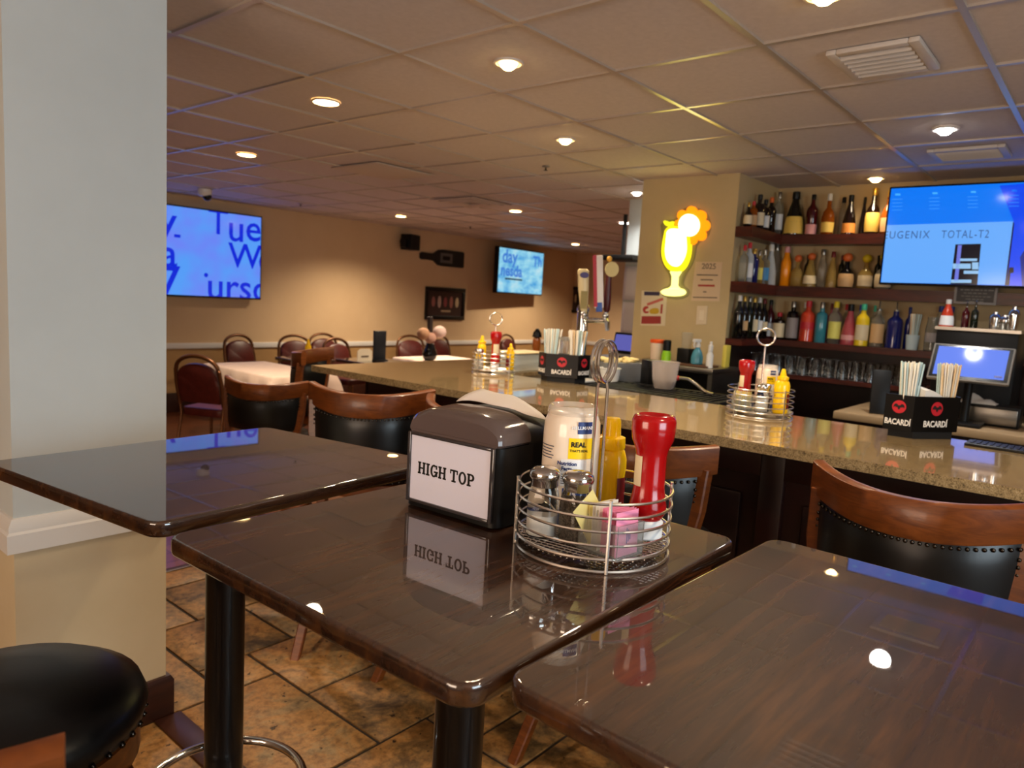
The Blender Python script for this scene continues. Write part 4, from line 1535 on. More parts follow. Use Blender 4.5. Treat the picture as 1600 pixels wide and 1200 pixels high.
p = sh(1013)
t = thing('food_container', 'clear food container with an orange lid on the steel shelf', 'container', (4.58, 2.52, SH))
MB().lathe([(0.042, 0), (0.044, 0.003), (0.050, 0.13), (0.049, 0.135)], seg=28).build('tub', mat('peach_frosted_plastic', (232, 206, 180), 0.35), t)
MB().lathe([(0.052, 0.130), (0.054, 0.134), (0.054, 0.150), (0.048, 0.155), (0.001, 0.155)], seg=28).build('lid', mat('orange_lid', (240, 92, 30), 0.35), t)
t = thing('squeeze_bottle', 'lime green bottle with a black cap on the steel shelf', 'bottle', (4.55, 2.43, SH))
MB().lathe([(0.030, 0), (0.033, 0.003), (0.033, 0.060), (0.024, 0.085)], seg=24).build('body', mat('lime_plastic', (142, 200, 30), 0.3), t)
MB().lathe([(0.024, 0.083), (0.028, 0.086), (0.028, 0.150), (0.020, 0.158), (0.001, 0.158)], seg=24).build('cap', M_black, t)
t = thing('cup_holder', 'black bin holding clear cups on the steel shelf', 'bin', (4.60, 2.31, SH))
MB().bx(-0.045, 0.045, -0.045, 0.045, 0, 0.11, 0.004).build('bin', M_black, t)
o = MB().lathe([(0.030, 0)] + [(0.031 + 0.0012 * (i % 2) + 0.0006 * i, 0.004 + 0.0085 * i) for i in range(12)] + [(0.038, 0.108), (0.033, 0.108)], seg=20).build('cup_stack', M_clearplastic, None, 60, (4.60, 2.31, SH + 0.111))
tag(o, 'short stack of clear cups in the black bin by the pier', 'cup stack')


def spray(label, loc, m, mc, s=1.0, tall=False):
    t = thing('spray_bottle', label, 'spray bottle', loc, math.radians(160))
    if tall:
        MB().lathe([(0.020, 0), (0.023, 0.003), (0.023, 0.085), (0.014, 0.105), (0.014, 0.11)], seg=24).build('body', m, t)
        MB().lathe([(0.015, 0.108), (0.016, 0.112), (0.016, 0.150), (0.009, 0.156), (0.009, 0.175), (0.001, 0.176)], seg=20).build('nozzle', mc, t)
    else:
        MB().lathe([(0.036, 0), (0.040, 0.004), (0.040, 0.050), (0.030, 0.085), (0.014, 0.110), (0.014, 0.12)], seg=28).build('body', m, t)
        mb = MB()
        mb.lathe([(0.017, 0.114), (0.018, 0.132), (0.012, 0.14), (0.012, 0.15)], seg=20)
        mb.box(0.012, 0, 0.158, 0.062, 0.024, 0.022, bev=0.004)
        mb.tube([(0.03, 0, 0.15), (0.038, 0, 0.13), (0.03, 0, 0.112)], 0.0045)
        mb.build('trigger_head', mc, t)


spray('blue spray bottle with clear trigger on the steel shelf', (4.56, 2.205, SH + 0.0125), mat('blue_liquid_plastic', (92, 168, 192), 0.15, trans=0.3), M_white)
spray('slim white spray bottle at right end of the steel shelf', (4.50, 2.085, SH), M_white, M_white, 1, True)
o = MB().bx(-0.035, 0.035, -0.015, 0.015, 0, 0.15, 0.006).build('yellow_card_box', mat('yellow_box', (216, 200, 84), 0.5), None, 38, (4.72, 2.07, SH))
tag(o, 'thin yellow box against the pier behind the white spray', 'box')

# ------------------------------------------------------------------ back-bar shelves
S1T, S2T, S3T, S4T = 2.085, 1.713, 1.318, 1.085
FX = 5.40


def shelf_unit(name, label, top, th, y_end=-1.2, side=True, fx=FX):
    mb = MB()
    if side:
        mb.prism([(4.851, 2.144), (4.851, 2.025), (fx, 2.025), (fx, y_end), (BX - 0.001, y_end), (BX - 0.001, 2.144)], top - th, top)
    else:
        mb.prism([(fx, 2.14), (fx, y_end), (BX - 0.001, y_end), (BX - 0.001, 2.14)], top - th, top)
    return tag(mb.build(name, M_shelf, None, 30), label, 'shelf', 'dark wood bottle shelves')


shelf_unit('bottle_shelf', 'top dark wood bottle shelf running behind the bar television', S1T, 0.07, 0.95)
shelf_unit('bottle_shelf', 'middle dark wood bottle shelf ending under the bar television', S2T, 0.075)
shelf_unit('bottle_shelf', 'lower dark wood bottle shelf with the flavoured bottles', S3T, 0.045)
shelf_unit('glass_shelf', 'lowest dark shelf holding upturned glasses', S4T, 0.03, 0.95, False, 5.20)

M_bdark = mat('dark_amber_bottle', (22, 10, 5), 0.08, coat=0.5)
M_bblack = mat('black_wine_bottle', (9, 9, 9), 0.10, coat=0.5)
M_bgreen = mat('dark_green_bottle', (16, 24, 12), 0.10, coat=0.5)
M_bclear = mat('clear_spirit_bottle', (232, 234, 228), 0.05, trans=0.92, ior=1.3)
M_bfrost = mat('frosted_bottle', (206, 214, 222), 0.4, trans=0.35, ior=1.3)
M_bamber = mat('amber_spirit_bottle', (176, 92, 24), 0.08, trans=0.45, ior=1.3)
M_bgold = mat('pale_gold_bottle', (222, 190, 110), 0.06, trans=0.7, ior=1.3)
M_borange = mat('orange_liqueur_bottle', (250, 150, 10), 0.2, coat=0.4)
M_bred = mat('red_orange_bottle', (206, 66, 40), 0.18, coat=0.4)
M_bpink = mat('pink_red_bottle', (176, 74, 82), 0.18, coat=0.4)
M_bteal = mat('teal_bottle', (62, 140, 156), 0.15, coat=0.4)
M_byell = mat('yellow_bottle', (240, 206, 40), 0.2, coat=0.4)
M_bblue = mat('cobalt_bottle', (22, 30, 100), 0.12, coat=0.5)
M_bruby = mat('ruby_bottle', (70, 8, 14), 0.1, coat=0.5)
LBL = dict(cream=M_label_cream, white=M_label_white, gold=mat('gold_label', (238, 200, 96), 0.5), orange=mat('orange_label', (220, 140, 60), 0.5), pink=mat('pink_label', (226, 160, 160), 0.5),
           grey=mat('grey_label', (150, 142, 140), 0.5), tan=mat('tan_label', (214, 172, 120), 0.5), blue=mat('blue_label', (70, 140, 200), 0.4), red=mat('red_label', (196, 40, 50), 0.4), yellow=mat('bottle_yellow_label', (226, 220, 110), 0.5))
CAPS = dict(black=M_black, red=LBL['red'], gold=mat('gold_cap', (206, 166, 76), 0.3, 0.6), white=M_white, silver=M_steel, orange=mat('orange_cap', (226, 110, 50), 0.4), yellow=mat('yellow_cap', (236, 210, 40), 0.4),
            green=mat('mint_cap', (70, 190, 150), 0.4), blue=mat('blue_cap', (40, 60, 140), 0.4), maroon=M_label_red, pink=LBL['pink'])
SHAPES = {                                             # (radius share, height share)
    'wine': [(0.92, 0), (1, 0.01), (1, 0.58), (0.9, 0.65), (0.45, 0.74), (0.36, 0.80), (0.34, 0.90)],
    'spirit': [(0.92, 0), (1, 0.01), (1, 0.62), (0.88, 0.69), (0.42, 0.76), (0.36, 0.80), (0.36, 0.88)],
    'square': [(0.95, 0), (1, 0.01), (1, 0.66), (0.8, 0.73), (0.40, 0.76), (0.36, 0.88)],
    'flask': [(0.80, 0), (0.95, 0.03), (1, 0.28), (0.9, 0.48), (0.5, 0.60), (0.32, 0.66), (0.30, 0.84)],
    'cone': [(1.0, 0), (1.02, 0.02), (0.95, 0.30), (0.62, 0.60), (0.40, 0.74), (0.34, 0.86)],
    'bulb': [(0.75, 0), (0.9, 0.03), (1, 0.20), (0.98, 0.40), (0.75, 0.56), (0.34, 0.66), (0.30, 0.86)],
    'slim': [(0.92, 0), (1, 0.01), (1, 0.60), (0.7, 0.70), (0.55, 0.78), (0.5, 0.88)],
}
BGROUP = {}


def bottle(label, x, y, z, h, r, shape, m, cap, lab, lz=(0.12, 0.48), pour=False, ball=False):
    t = thing('liquor_bottle', label, 'bottle', (x, y, z), math.atan2(-y, -x), 'bottles on the back bar shelves')
    pr_ = [(a * r, b * h) for a, b in SHAPES[shape]]
    mb = MB()
    mb.lathe(pr_ + [(pr_[-1][0] * 0.98, pr_[-1][1] + 0.001)], seg=20)
    mb.build('body', m, t, 50)
    rt, zt = pr_[-1]
    if ball:
        MB().sphere((0, 0, zt + r * 0.5), r * 0.58, u=12, v=8).build('stopper', CAPS[cap], t)
    elif pour:
        mb = MB()
        mb.lathe([(rt, zt), (rt * 1.02, zt + h * 0.03), (rt * 0.4, zt + h * 0.045)], seg=14)
        mb.tube([(0, 0, zt + h * 0.03), (0.004, 0, zt + h * 0.14), (0.012, 0, zt + h * 0.22)], 0.0045, 8)
        mb.build('pourer', M_steel, t)
    else:
        MB().lathe([(rt * 1.12, zt - h * 0.03), (rt * 1.16, zt - h * 0.02), (rt * 1.12, h * 0.985), (rt * 0.9, h), (0.001, h)], seg=16).build('cap', CAPS[cap], t)
    if lab:
        def rad(zz):
            for (r0, z0), (r1, z1) in zip(pr_, pr_[1:]):
                if z0 <= zz <= z1:
                    return r0 + (r1 - r0) * (zz - z0) / max(z1 - z0, 1e-6)
            return r
        zs = [h * (lz[0] + (lz[1] - lz[0]) * q / 5) for q in range(6)]
        MB().lathe([(rad(zz) + 0.0012, zz) for zz in zs], seg=12, a0=-1.15, a1=1.15, caps=False).build('label', LBL[lab], t)
    return t


side1 = [
    (4.905, 0.165, 0.030, 'bulb', M_bdark, 'gold', 'cream', 'small round bottle at the pier end of top shelf'),
    (4.985, 0.185, 0.030, 'square', M_bamber, 'red', 'tan', 'short amber bottle, second from the pier on top shelf'),
    (5.085, 0.245, 0.040, 'square', M_bdark, 'black', 'cream', 'dark square whiskey bottle with tall cream label, top shelf'),
    (5.195, 0.225, 0.036, 'square', M_bdark, 'black', 'white', 'dark bottle with whitish label beside the square whiskey bottle'),
    (5.300, 0.255, 0.038, 'spirit', M_bdark, 'orange', None, 'unlabelled dark bottle with orange cap near the shelf corner'),
    (5.445, 0.315, 0.036, 'spirit', M_bclear, 'silver', 'white', 'tall clear bottle in the corner of the top shelf'),
]
for x, h, r, sp, m, cp, lb, lab in side1:
    bottle(lab, x, 2.085, S1T, h, r, sp, m, cp, lb)
back1 = [
    (1.975, 0.315, 0.070, 'cone', M_bblack, 'black', 'gold', 'big black cone bottle with gold label on the top shelf', (0.03, 0.42)),
    (1.848, 0.290, 0.040, 'wine', M_bruby, 'black', 'pink', 'dark red bottle with pink label beside the big cone bottle', (0.02, 0.26)),
    (1.735, 0.290, 0.046, 'bulb', M_bamber, 'white', 'gold', 'round bellied brandy bottle with gold label, clear neck', (0.06, 0.30)),
    (1.655, 0.270, 0.0241, 'slim', M_bclear, 'black', None, 'thin clear bottle behind the round brandy bottle', None),
    (1.590, 0.275, 0.046, 'cone', M_bdark, 'black', 'orange', 'brown cone bottle with orange label on the top shelf', (0.04, 0.28)),
    (1.515, 0.265, 0.0242, 'cone', M_bdark, 'black', None, 'brown unlabelled bottle right of the orange labelled one', None),
    (1.440, 0.315, 0.050, 'bulb', M_bdark, 'gold', 'gold', 'brandy bottle with long gold neck and broad yellow label', (0.05, 0.46)),
    (1.345, 0.300, 0.044, 'bulb', M_bamber, 'gold', 'tan', 'second gold necked bottle next to the bar television', (0.05, 0.36)),
]
for y, h, r, sp, m, cp, lb, lab, lz in back1:
    bottle(lab, 5.475 if r > 0.0245 else 5.533, y, S1T, h, r, sp, m, cp, lb, lz or (0.1, 0.4))
# a gold foil neck on the last two is their cap, so it is drawn long
side2 = [
    (4.905, 0.250, 0.030, 'spirit', M_bclear, 'red', None, 'clear bottle with red cap at pier end of middle shelf'),
    (4.985, 0.275, 0.034, 'spirit', M_bfrost, 'red', 'white', 'pale frosted bottle, second from pier on middle shelf'),
    (5.075, 0.240, 0.036, 'square', M_bblue, 'gold', None, 'dark navy bottle third from the pier on middle shelf'),
    (5.170, 0.235, 0.034, 'spirit', M_bgold, 'silver', 'yellow', 'pale yellow labelled bottle fourth from pier, middle shelf'),
    (5.270, 0.250, 0.040, 'spirit', M_bclear, 'silver', 'blue', 'clear bottle with bright blue label on the middle shelf'),
    (5.385, 0.300, 0.046, 'cone', M_bfrost, 'white', None, 'tall frosted white bottle on the middle shelf'),
    (5.495, 0.310, 0.034, 'slim', M_bclear, 'silver', None, 'slim clear bottle in the corner of the middle shelf'),
]
for x, h, r, sp, m, cp, lb, lab in side2:
    bottle(lab, x, 2.085, S2T, h, r, sp, m, cp, lb)
back2 = [
    (1.995, 0.290, 0.036, 'slim', M_borange, 'pink', None, 'bright orange slim bottle on the middle shelf', None, False),
    (1.910, 0.215, 0.046, 'flask', M_bgold, 'orange', None, 'squat gold flask beside the bright orange bottle', None, True),
    (1.815, 0.225, 0.048, 'cone', M_bgold, 'orange', 'cream', 'pale gold cone bottle with orange ball stopper', (0.1, 0.36), True),
    (1.735, 0.270, 0.030, 'slim', M_bclear, 'silver', None, 'slim clear bottle right of the orange ball stopper', None, False),
    (1.665, 0.255, 0.038, 'cone', M_bgold, 'maroon', None, 'pale gold bottle with maroon cap on the middle shelf', None, False),
    (1.567, 0.215, 0.056, 'bulb', M_bblack, 'orange', 'tan', 'round black bottle with a big round tan label', (0.04, 0.46), True),
    (1.440, 0.215, 0.052, 'flask', M_bgold, 'yellow', 'cream', 'squat clear flask with lemon yellow ball stopper', (0.08, 0.42), True),
    (1.325, 0.220, 0.058, 'bulb', M_bclear, 'yellow', 'cream', 'round clear bottle with cream label nearest the television', (0.06, 0.46), True),
]
for y, h, r, sp, m, cp, lb, lab, lz, ball in back2:
    bottle(lab, 5.462, y, S2T, h, r, sp, m, cp, lb, lz or (0.1, 0.4), False, ball)
for y, cp, lab in ((1.865, 'black', 'dark bottle standing behind the squat gold flask'), (1.625, 'maroon', 'small dark bottle behind the round black bottle'), (1.385, 'black', 'dark short bottle behind the lemon stoppered flask')):
    bottle(lab, 5.535, y, S2T, 0.235, 0.022, 'spirit', M_bgreen, cp, None)
side3 = [
    (4.900, 0.300, 0.036, 'wine', M_bblack, 'white', None, 'black wine bottle at the pier end of lower shelf', (0.2, 0.45)),
    (4.985, 0.300, 0.036, 'wine', M_bblack, 'gold', 'tan', 'wine bottle with tan label, second from the pier', (0.2, 0.42)),
    (5.075, 0.300, 0.036, 'wine', M_bgreen, 'silver', None, 'green black wine bottle third from the pier', (0.2, 0.45)),
    (5.165, 0.300, 0.036, 'wine', M_bblack, 'gold', 'cream', 'wine bottle with broad cream label on the lower shelf', (0.18, 0.46)),
    (5.255, 0.300, 0.036, 'wine', M_bblack, 'white', 'white', 'wine bottle with white label and white capsule', (0.2, 0.44)),
    (5.350, 0.295, 0.036, 'wine', M_bblack, 'maroon', 'cream', 'wine bottle with maroon capsule near the lower shelf corner', (0.2, 0.42)),
    (5.480, 0.290, 0.038, 'wine', M_bruby, 'black', 'white', 'dark red bottle with white label in lower shelf corner', (0.06, 0.40)),
]
for x, h, r, sp, m, cp, lb, lab, lz in side3:
    bottle(lab, x, 2.085, S3T, h, r, sp, m, cp, lb, lz)
back3 = [
    (2.000, 0.200, 0.044, 'square', M_bdark, 'red', 'cream', 'short bottle with cream label and red cap, lower shelf', (0.08, 0.6), False, 5.45),
    (1.905, 0.285, 0.044, 'square', M_bblack, 'silver', 'grey', 'black square bottle with tall grey label', (0.06, 0.58), False, 5.455),
    (1.795, 0.295, 0.050, 'spirit', M_bred, 'red', 'red', 'red orange bottle with red band and red cap', (0.30, 0.48), False, 5.45),
    (1.700, 0.290, 0.040, 'square', M_bteal, 'silver', None, 'teal blue bottle beside the red orange bottle', None, False, 5.455),
    (1.605, 0.300, 0.044, 'spirit', M_bclear, 'yellow', 'yellow', 'clear bottle with pale yellow label and yellow cap', (0.12, 0.52), False, 5.455),
    (1.505, 0.285, 0.052, 'cone', M_bpink, 'black', 'pink', 'rosy red shouldered bottle with pink label', (0.12, 0.24), False, 5.45),
    (1.412, 0.290, 0.044, 'spirit', M_byell, 'green', 'cream', 'yellow bottle with mint green cap', (0.14, 0.50), False, 5.42),
    (1.322, 0.284, 0.044, 'spirit', M_bclear, 'red', 'tan', 'clear bottle with tan label and steel pourer', (0.10, 0.56), True, 5.45),
    (1.215, 0.284, 0.050, 'spirit', M_bblue, 'blue', None, 'cobalt blue bottle with steel pourer beside standing straws', None, True, 5.45),
]
for y, h, r, sp, m, cp, lb, lab, lz, pour, x in back3:
    bottle(lab, x, y, S3T, h, r, sp, m, cp, lb, lz or (0.1, 0.4), pour)
for y, m, cp, lab in ((1.850, M_bclear, 'white', 'clear bottle in back row behind the grey labelled bottle'), (1.660, M_bpink, 'maroon', 'dim pink bottle in back row behind the teal bottle'),
                      (1.560, M_bclear, 'red', 'clear bottle with red cap in back row, lower shelf'), (1.465, M_bclear, 'blue', 'clear bottle with blue cap in back row, lower shelf'),
                      (1.372, M_bclear, 'green', 'clear bottle behind the mint capped yellow bottle'), (1.150, M_bblue, 'blue', 'second cobalt bottle half behind the standing straws')):
    bottle(lab, 5.534, y, S3T, 0.285, 0.023, 'spirit', m, cp, None)
# straws in a cup, a jug and water bottles further right on the lower shelf
t = thing('straw_cup', 'white cup packed with wrapped straws on the lower shelf', 'cup', (5.43, 1.095, S3T))
MB().lathe([(0.032, 0), (0.034, 0.002), (0.042, 0.10), (0.040, 0.10), (0.032, 0.004), (0.001, 0.004)], seg=24).build('cup', mat('pale_cup', (196, 214, 220), 0.4), t)
r = random.Random(11)
for i in range(20):
    a, q = r.uniform(0, 2 * PI), 0.026 * math.sqrt(r.random())
    p0 = Vector((5.43 + q * 0.8 * math.cos(a), 1.095 + q * 0.8 * math.sin(a), S3T + 0.0045))
    p1 = Vector((5.43 + q * 1.6 * math.cos(a), 1.095 + q * 1.6 * math.sin(a), S3T + 0.2045))
    straw(p0, p1, [M_strawW, M_strawB, M_strawT][i % 3], 'wrapped straw in the cup on the lower bottle shelf', 'straws in the shelf cup')
t = thing('glass_jug', 'clear glass jug right of the cup of straws', 'jug', (5.446, 0.985, S3T))
MB().lathe([(0.040, 0), (0.044, 0.004), (0.044, 0.15), (0.036, 0.20), (0.038, 0.225), (0.034, 0.225), (0.032, 0.2), (0.040, 0.15), (0.040, 0.008), (0.001, 0.008)], seg=28).build('glass', M_bclear, t)
MB().lathe([(0.0445, 0.06), (0.0450, 0.062), (0.0450, 0.12), (0.0445, 0.122)], seg=14, a0=2.2, a1=4.2, caps=False).build('label', LBL['grey'], t)
for i, yy in enumerate((0.965, 0.905)):
    t = thing('water_bottle', ('left' if i == 0 else 'right') + ' of two blue capped water bottles below the television', 'bottle', (5.529, yy, S3T), 0, 'blue capped water bottles')
    MB().lathe([(0.026, 0), (0.029, 0.003), (0.029, 0.20), (0.022, 0.24), (0.013, 0.265)], seg=20).build('body', M_bclear, t)
    MB().lathe([(0.015, 0.262), (0.016, 0.265), (0.016, 0.30), (0.001, 0.302)], seg=16).build('cap', CAPS['blue'], t)

# upturned glasses on the lowest shelf
GP = None
for i in range(26):
    row, k = i % 2, i // 2
    yy = 2.08 - 0.088 * k - 0.02 * row
    xx = 5.255 + 0.10 * row
    if GP is None:
        mb = MB()
        mb.lathe([(0.036, 0), (0.038, 0), (0.031, 0.125), (0.029, 0.13), (0.001, 0.13), (0.001, 0.124), (0.027, 0.122), (0.0345, 0.004)], seg=20)
        GP = mb.build('drinking_glass', M_glass, None, 50, (xx, yy, S4T))
        o = GP
    else:
        o = GP.copy()
        C.objects.link(o)
        o.location = (xx, yy, S4T)
    tag(o, 'upturned clear glass on the lowest back bar shelf', 'glass', 'upturned glasses on the lowest shelf')

# ------------------------------------------------------------------ till area behind the bar
CT = 0.955
t = thing('back_counter', 'low tan edged counter behind the bar under the payment screen', 'counter', (0, 0, 0))
M_tanlam = mat('tan_laminate', (166, 140, 106), 0.4)
MB().bx(4.50, 5.548, -1.2, 1.28, CT - 0.045, CT, 0.006).build('countertop', M_tanlam, t)
MB().bx(4.56, 5.548, -1.2, 1.25, 0.0, CT - 0.045).build('cabinet', M_mahog, t)
t = thing('black_cabinet', 'black cabinet box with pale top behind the payment screen', 'cabinet', (5.17, 0.0, CT))
ya, yb = on_x(1462, 530, 4.95).y, on_x(1590, 540, 4.95).y
zt = on_x(1525, 513, 4.95).z
MB().bx(-0.22, 0.22, yb, ya, 0.0, zt - CT - 0.018, 0.004).build('body', M_black, t)
MB().bx(-0.23, 0.23, yb - 0.01, ya + 0.01, zt - CT - 0.018, zt - CT).build('top', M_steel, t)
CZT = zt
my = (on_x(1460, 560, 4.62).y + on_x(1575, 570, 4.62).y) / 2
mw = abs(on_x(1455, 565, 4.62).y - on_x(1585, 572, 4.62).y)
t = thing('payment_screen', 'tilted payment screen with a plain blue display behind the bar', 'touch screen', (4.64, my, CT))
Mt = Matrix.Translation((0, 0, 0.338)) @ Matrix.Rotation(math.radians(32), 4, 'Y')
mhh = 0.225
mb = MB()
mb.box(0, 0, 0, 0.028, mw, mhh, M=Mt, bev=0.008)
mb.build('casing', mat('silver_casing', (150, 146, 140), 0.35, 0.5), t)
mb = MB()
mb.box(-0.0142, 0, 0, 0.002, mw - 0.02, mhh - 0.02, M=Mt)
mb.build('bezel', M_blackgloss, t)
mb = MB()
mb.box(-0.0155, 0, 0.002, 0.001, mw - 0.055, mhh - 0.045, M=Mt)
scr = mb.build('display', mat('payment_display', (20, 20, 24), 0.08, spec=0.03, emit=(112, 142, 250), estr=0.95), t)
mb = MB()
mb.box(-0.0162, -mw * 0.36, -mhh * 0.32, 0.0006, 0.035, 0.012, M=Mt)
mb.build('screen_button', mat('screen_navy', (10, 12, 30), 0.2, emit=(30, 44, 150), estr=0.8), scr)
mb = MB()
mb.tube([(0.02, 0, 0.02), (0.04, 0, 0.2), (0.015, 0, 0.33)], 0.022, 12)
mb.bx(-0.08, 0.12, -0.09, 0.09, 0.0, 0.02, 0.005)
mb.build('stand', M_black, t)
dy0, dy1 = on_x(1497, 655, 4.60).y, on_x(1575, 660, 4.60).y
t = thing('cash_drawer', 'black cash drawer with brushed steel front under payment screen', 'cash drawer', (4.82, (dy0 + dy1) / 2 - 0.01, CT))
w_ = abs(dy1 - dy0) + 0.05
# the drawer sits beside the stand's foot, so the stand rises behind it
MB().bx(-0.18, -0.02, -w_ / 2, w_ / 2, 0.0, 0.0).bm.free()
o = t
MB().bx(-0.06, 0.10, -w_ / 2, w_ / 2, 0.0, 0.115, 0.004).build('case', M_black, o)
MB().bx(-0.064, -0.058, -w_ / 2 + 0.012, w_ / 2 - 0.012, 0.014, 0.100, 0.002).build('steel_front', M_steel, o)
mb = MB()
rr_ = random.Random(4)
rows = []
for i in range(12):
    u = i / 11
    rows.append([mb.bm.verts.new((-0.06 + 0.12 * v, -0.09 + 0.18 * u, 0.004 + max(0, 0.055 * math.sin(PI * u) * math.sin(PI * v) * (0.7 + 0.5 * math.sin(7 * u + 4 * v))))) for v in [q / 8 for q in range(9)]])
for a, b in zip(rows, rows[1:]):
    for k in range(8):
        mb.bm.faces.new((a[k], a[k + 1], b[k + 1], b[k]))
g = bmesh.ops.extrude_face_region(mb.bm, geom=mb.bm.faces[:])
bmesh.ops.translate(mb.bm, vec=(0, 0, -0.004), verts=[v for v in g['geom'] if isinstance(v, bmesh.types.BMVert)])
q = on_x(1516, 634, 4.82)
o = mb.build('bar_towel', mat('white_towel', (224, 218, 210), 0.9), None, 60, (4.84, (dy0 + dy1) / 2 + 0.06, CT + 0.1155))
tag(o, 'crumpled white towel lying below the payment screen', 'towel')
q = on_x(1372, 640, 4.60)
t = thing('menu_holder', 'leaning black menu folder behind the bar left of payment screen', 'menu', (4.62, q.y, CT), math.radians(20))
MB().box(0, 0, 0.13, 0.012, 0.10, 0.26, M=Matrix.Rotation(math.radians(12), 4, 'Y') @ Matrix.Translation((0.0, 0, 0.003)), bev=0.004).build('folder', M_black, t)
# rail mat with white print on the bar beside the holder
t = thing('bar_mat', 'black bar mat with white print by the payment screen', 'bar mat', (3.125, 0.13, BT))
mb = MB()
mb.bx(-0.060, 0.060, -0.28, 0.28, 0, 0.010, 0.003)
mb.build('mat', M_black, t)
for i in range(9):
    yy = 0.26 - 0.02 * i
    MB().bx(-0.045, 0.045, yy - 0.004, yy + 0.004, 0.010, 0.013).build('rib', M_black, t)
mb = MB()
for i in range(7):
    yy = 0.055 - 0.026 * i
    mb.box(-0.01, yy, 0.0104, 0.034, 0.007, 0.0008, rz=0.5)
    mb.box(-0.01, yy - 0.006, 0.0104, 0.034, 0.006, 0.0008, rz=-0.4 if i % 3 else 0.1)
mb.build('white_print', M_lettering, t)
# things on the pale cabinet top
items = [(1478, 0.13, 0.040, 'cone', M_bred, 'white', 'white', 'red and white bottle on the black cabinet top'),
         (1507, 0.11, 0.020, 'spirit', M_bruby, 'silver', None, 'little dark bottle with pourer on black cabinet top'),
         (1521, 0.115, 0.020, 'spirit', M_bgreen, 'silver', None, 'little green bottle with pourer on black cabinet top')]
for u, h, r, sp, m, cp, lb, lab in items:
    p = on_x(u, 510, 5.06)
    bottle(lab, 5.06, p.y, CZT, h * 1.25, r, sp, m, cp, lb, (0.05, 0.4), pour=('pourer' in lab))
for i, (u, hh_, lab) in enumerate(((1553, 0.10, 'steel shaker tin nearest the little bottles on cabinet top'), (1568, 0.085, 'steel shaker tin between two others on cabinet top'), (1582, 0.135, 'tallest steel shaker at right end of cabinet top'))):
    p = on_x(u, 512, 5.06)
    t = thing('cocktail_shaker', lab, 'cocktail shaker', (5.06, p.y, CZT), 0, 'steel shakers on the cabinet top')
    MB().lathe([(0.022, 0), (0.025, 0.003), (0.031, hh_ * 0.62), (0.031, hh_ * 0.66)], seg=22).build('cup', M_chrome, t)
    MB().lathe([(0.031, hh_ * 0.66), (0.024, hh_ * 0.82), (0.013, hh_ * 0.88), (0.013, hh_), (0.001, hh_ * 1.01)], seg=22).build('cap', M_chrome, t)

# ------------------------------------------------------------------ television over the back bar
TX = 5.22
M_frame = mat('black_tv_frame', (12, 12, 13), 0.25)
tl, bl = on_x(1391, 295, TX), on_x(1378, 441, TX)
ztop, zbot, yl = tl.z, (bl.z + on_x(1600, 447, TX).z) / 2, (tl.y + bl.y) / 2
tvw = (ztop - zbot) * 16 / 9
t = thing('television', 'wall television above the bar showing a blue advert', 'television', (TX, yl - tvw / 2, (ztop + zbot) / 2))
hw, hh = tvw / 2, (ztop - zbot) / 2
MB().bx(0.002, 0.045, -hw - 0.012, hw + 0.012, -hh - 0.014, hh + 0.012, 0.004).build('casing', M_frame, t)
MB().bx(0.045, BX - TX, -0.12, 0.12, -0.12, 0.12).build('wall_mount', M_blackmatte, t)


def screen_mat(name, rgb, s=1.0):
    return mat(name, (8, 8, 10), 0.10, emit=rgb, estr=s)


scr = MB().bx(-0.002, 0.002, -hw, hw, -hh, hh).build('screen', screen_mat('screen_azure', (10, 120, 246)), t)


def tvq(u, v):
    """photo point as (leftward offset, height) on the bar television"""
    p = on_x(u, v, TX)
    return -(p.y - (yl - hw)), p.z - (ztop + zbot) / 2


def patch(par, name, pts, m, depth=0.0025, th=0.0006):
    mb = MB()
    Mx = Matrix(((0, 0, -1, -depth), (-1, 0, 0, 0), (0, 1, 0, 0), (0, 0, 0, 1)))
    mb.prism([(max(-hw, min(hw, a)), max(-hh, min(hh, b))) for a, b in pts], 0, th, Mx)
    return mb.build(name, m, par)


patch(scr, 'deep_blue_side', [tvq(1562, 290), tvq(1625, 285), tvq(1625, 448), tvq(1571, 446), tvq(1584, 346)], screen_mat('screen_deep_blue', (4, 72, 240)))
patch(scr, 'pale_panel', [tvq(1386, 352), tvq(1583, 346), tvq(1571, 445), tvq(1377, 441)], screen_mat('screen_sky', (104, 172, 252)), 0.003)
patch(scr, 'panel_shadow', [tvq(1583, 347), tvq(1585, 349), tvq(1573, 446), tvq(1570, 446)], screen_mat('screen_shadow', (6, 14, 60)), 0.0034)
patch(scr, 'bottle_picture', [tvq(1493, 382), tvq(1533, 381), tvq(1527, 446), tvq(1485, 446)], screen_mat('screen_black', (8, 10, 26)), 0.0038)
for (u0, v0, u1, v1) in ((1489, 412, 1517, 420), (1519, 410, 1529, 421), (1506, 423, 1529, 428), (1500, 404, 1527, 408), (1486, 437, 1518, 442)):
    patch(scr, 'bottle_print', [tvq(u0, v0), tvq(u1, v0), tvq(u1, v1), tvq(u0, v1)], screen_mat('screen_ice', (150, 196, 236)), 0.0043)
patch(scr, 'bottle_print', [tvq(1497, 383), tvq(1503, 383), tvq(1497, 440), tvq(1491, 440)], screen_mat('screen_violet', (110, 120, 220)), 0.0043)
mb = MB()
a, b = tvq(1377, 366), tvq(1545, 364)
th_ = 0.052
Mx = Matrix(((0, 0, -1, -0.0036), (-1, 0, 0, 0), (0, 1, 0, 0), (0, 0, 0, 1)))
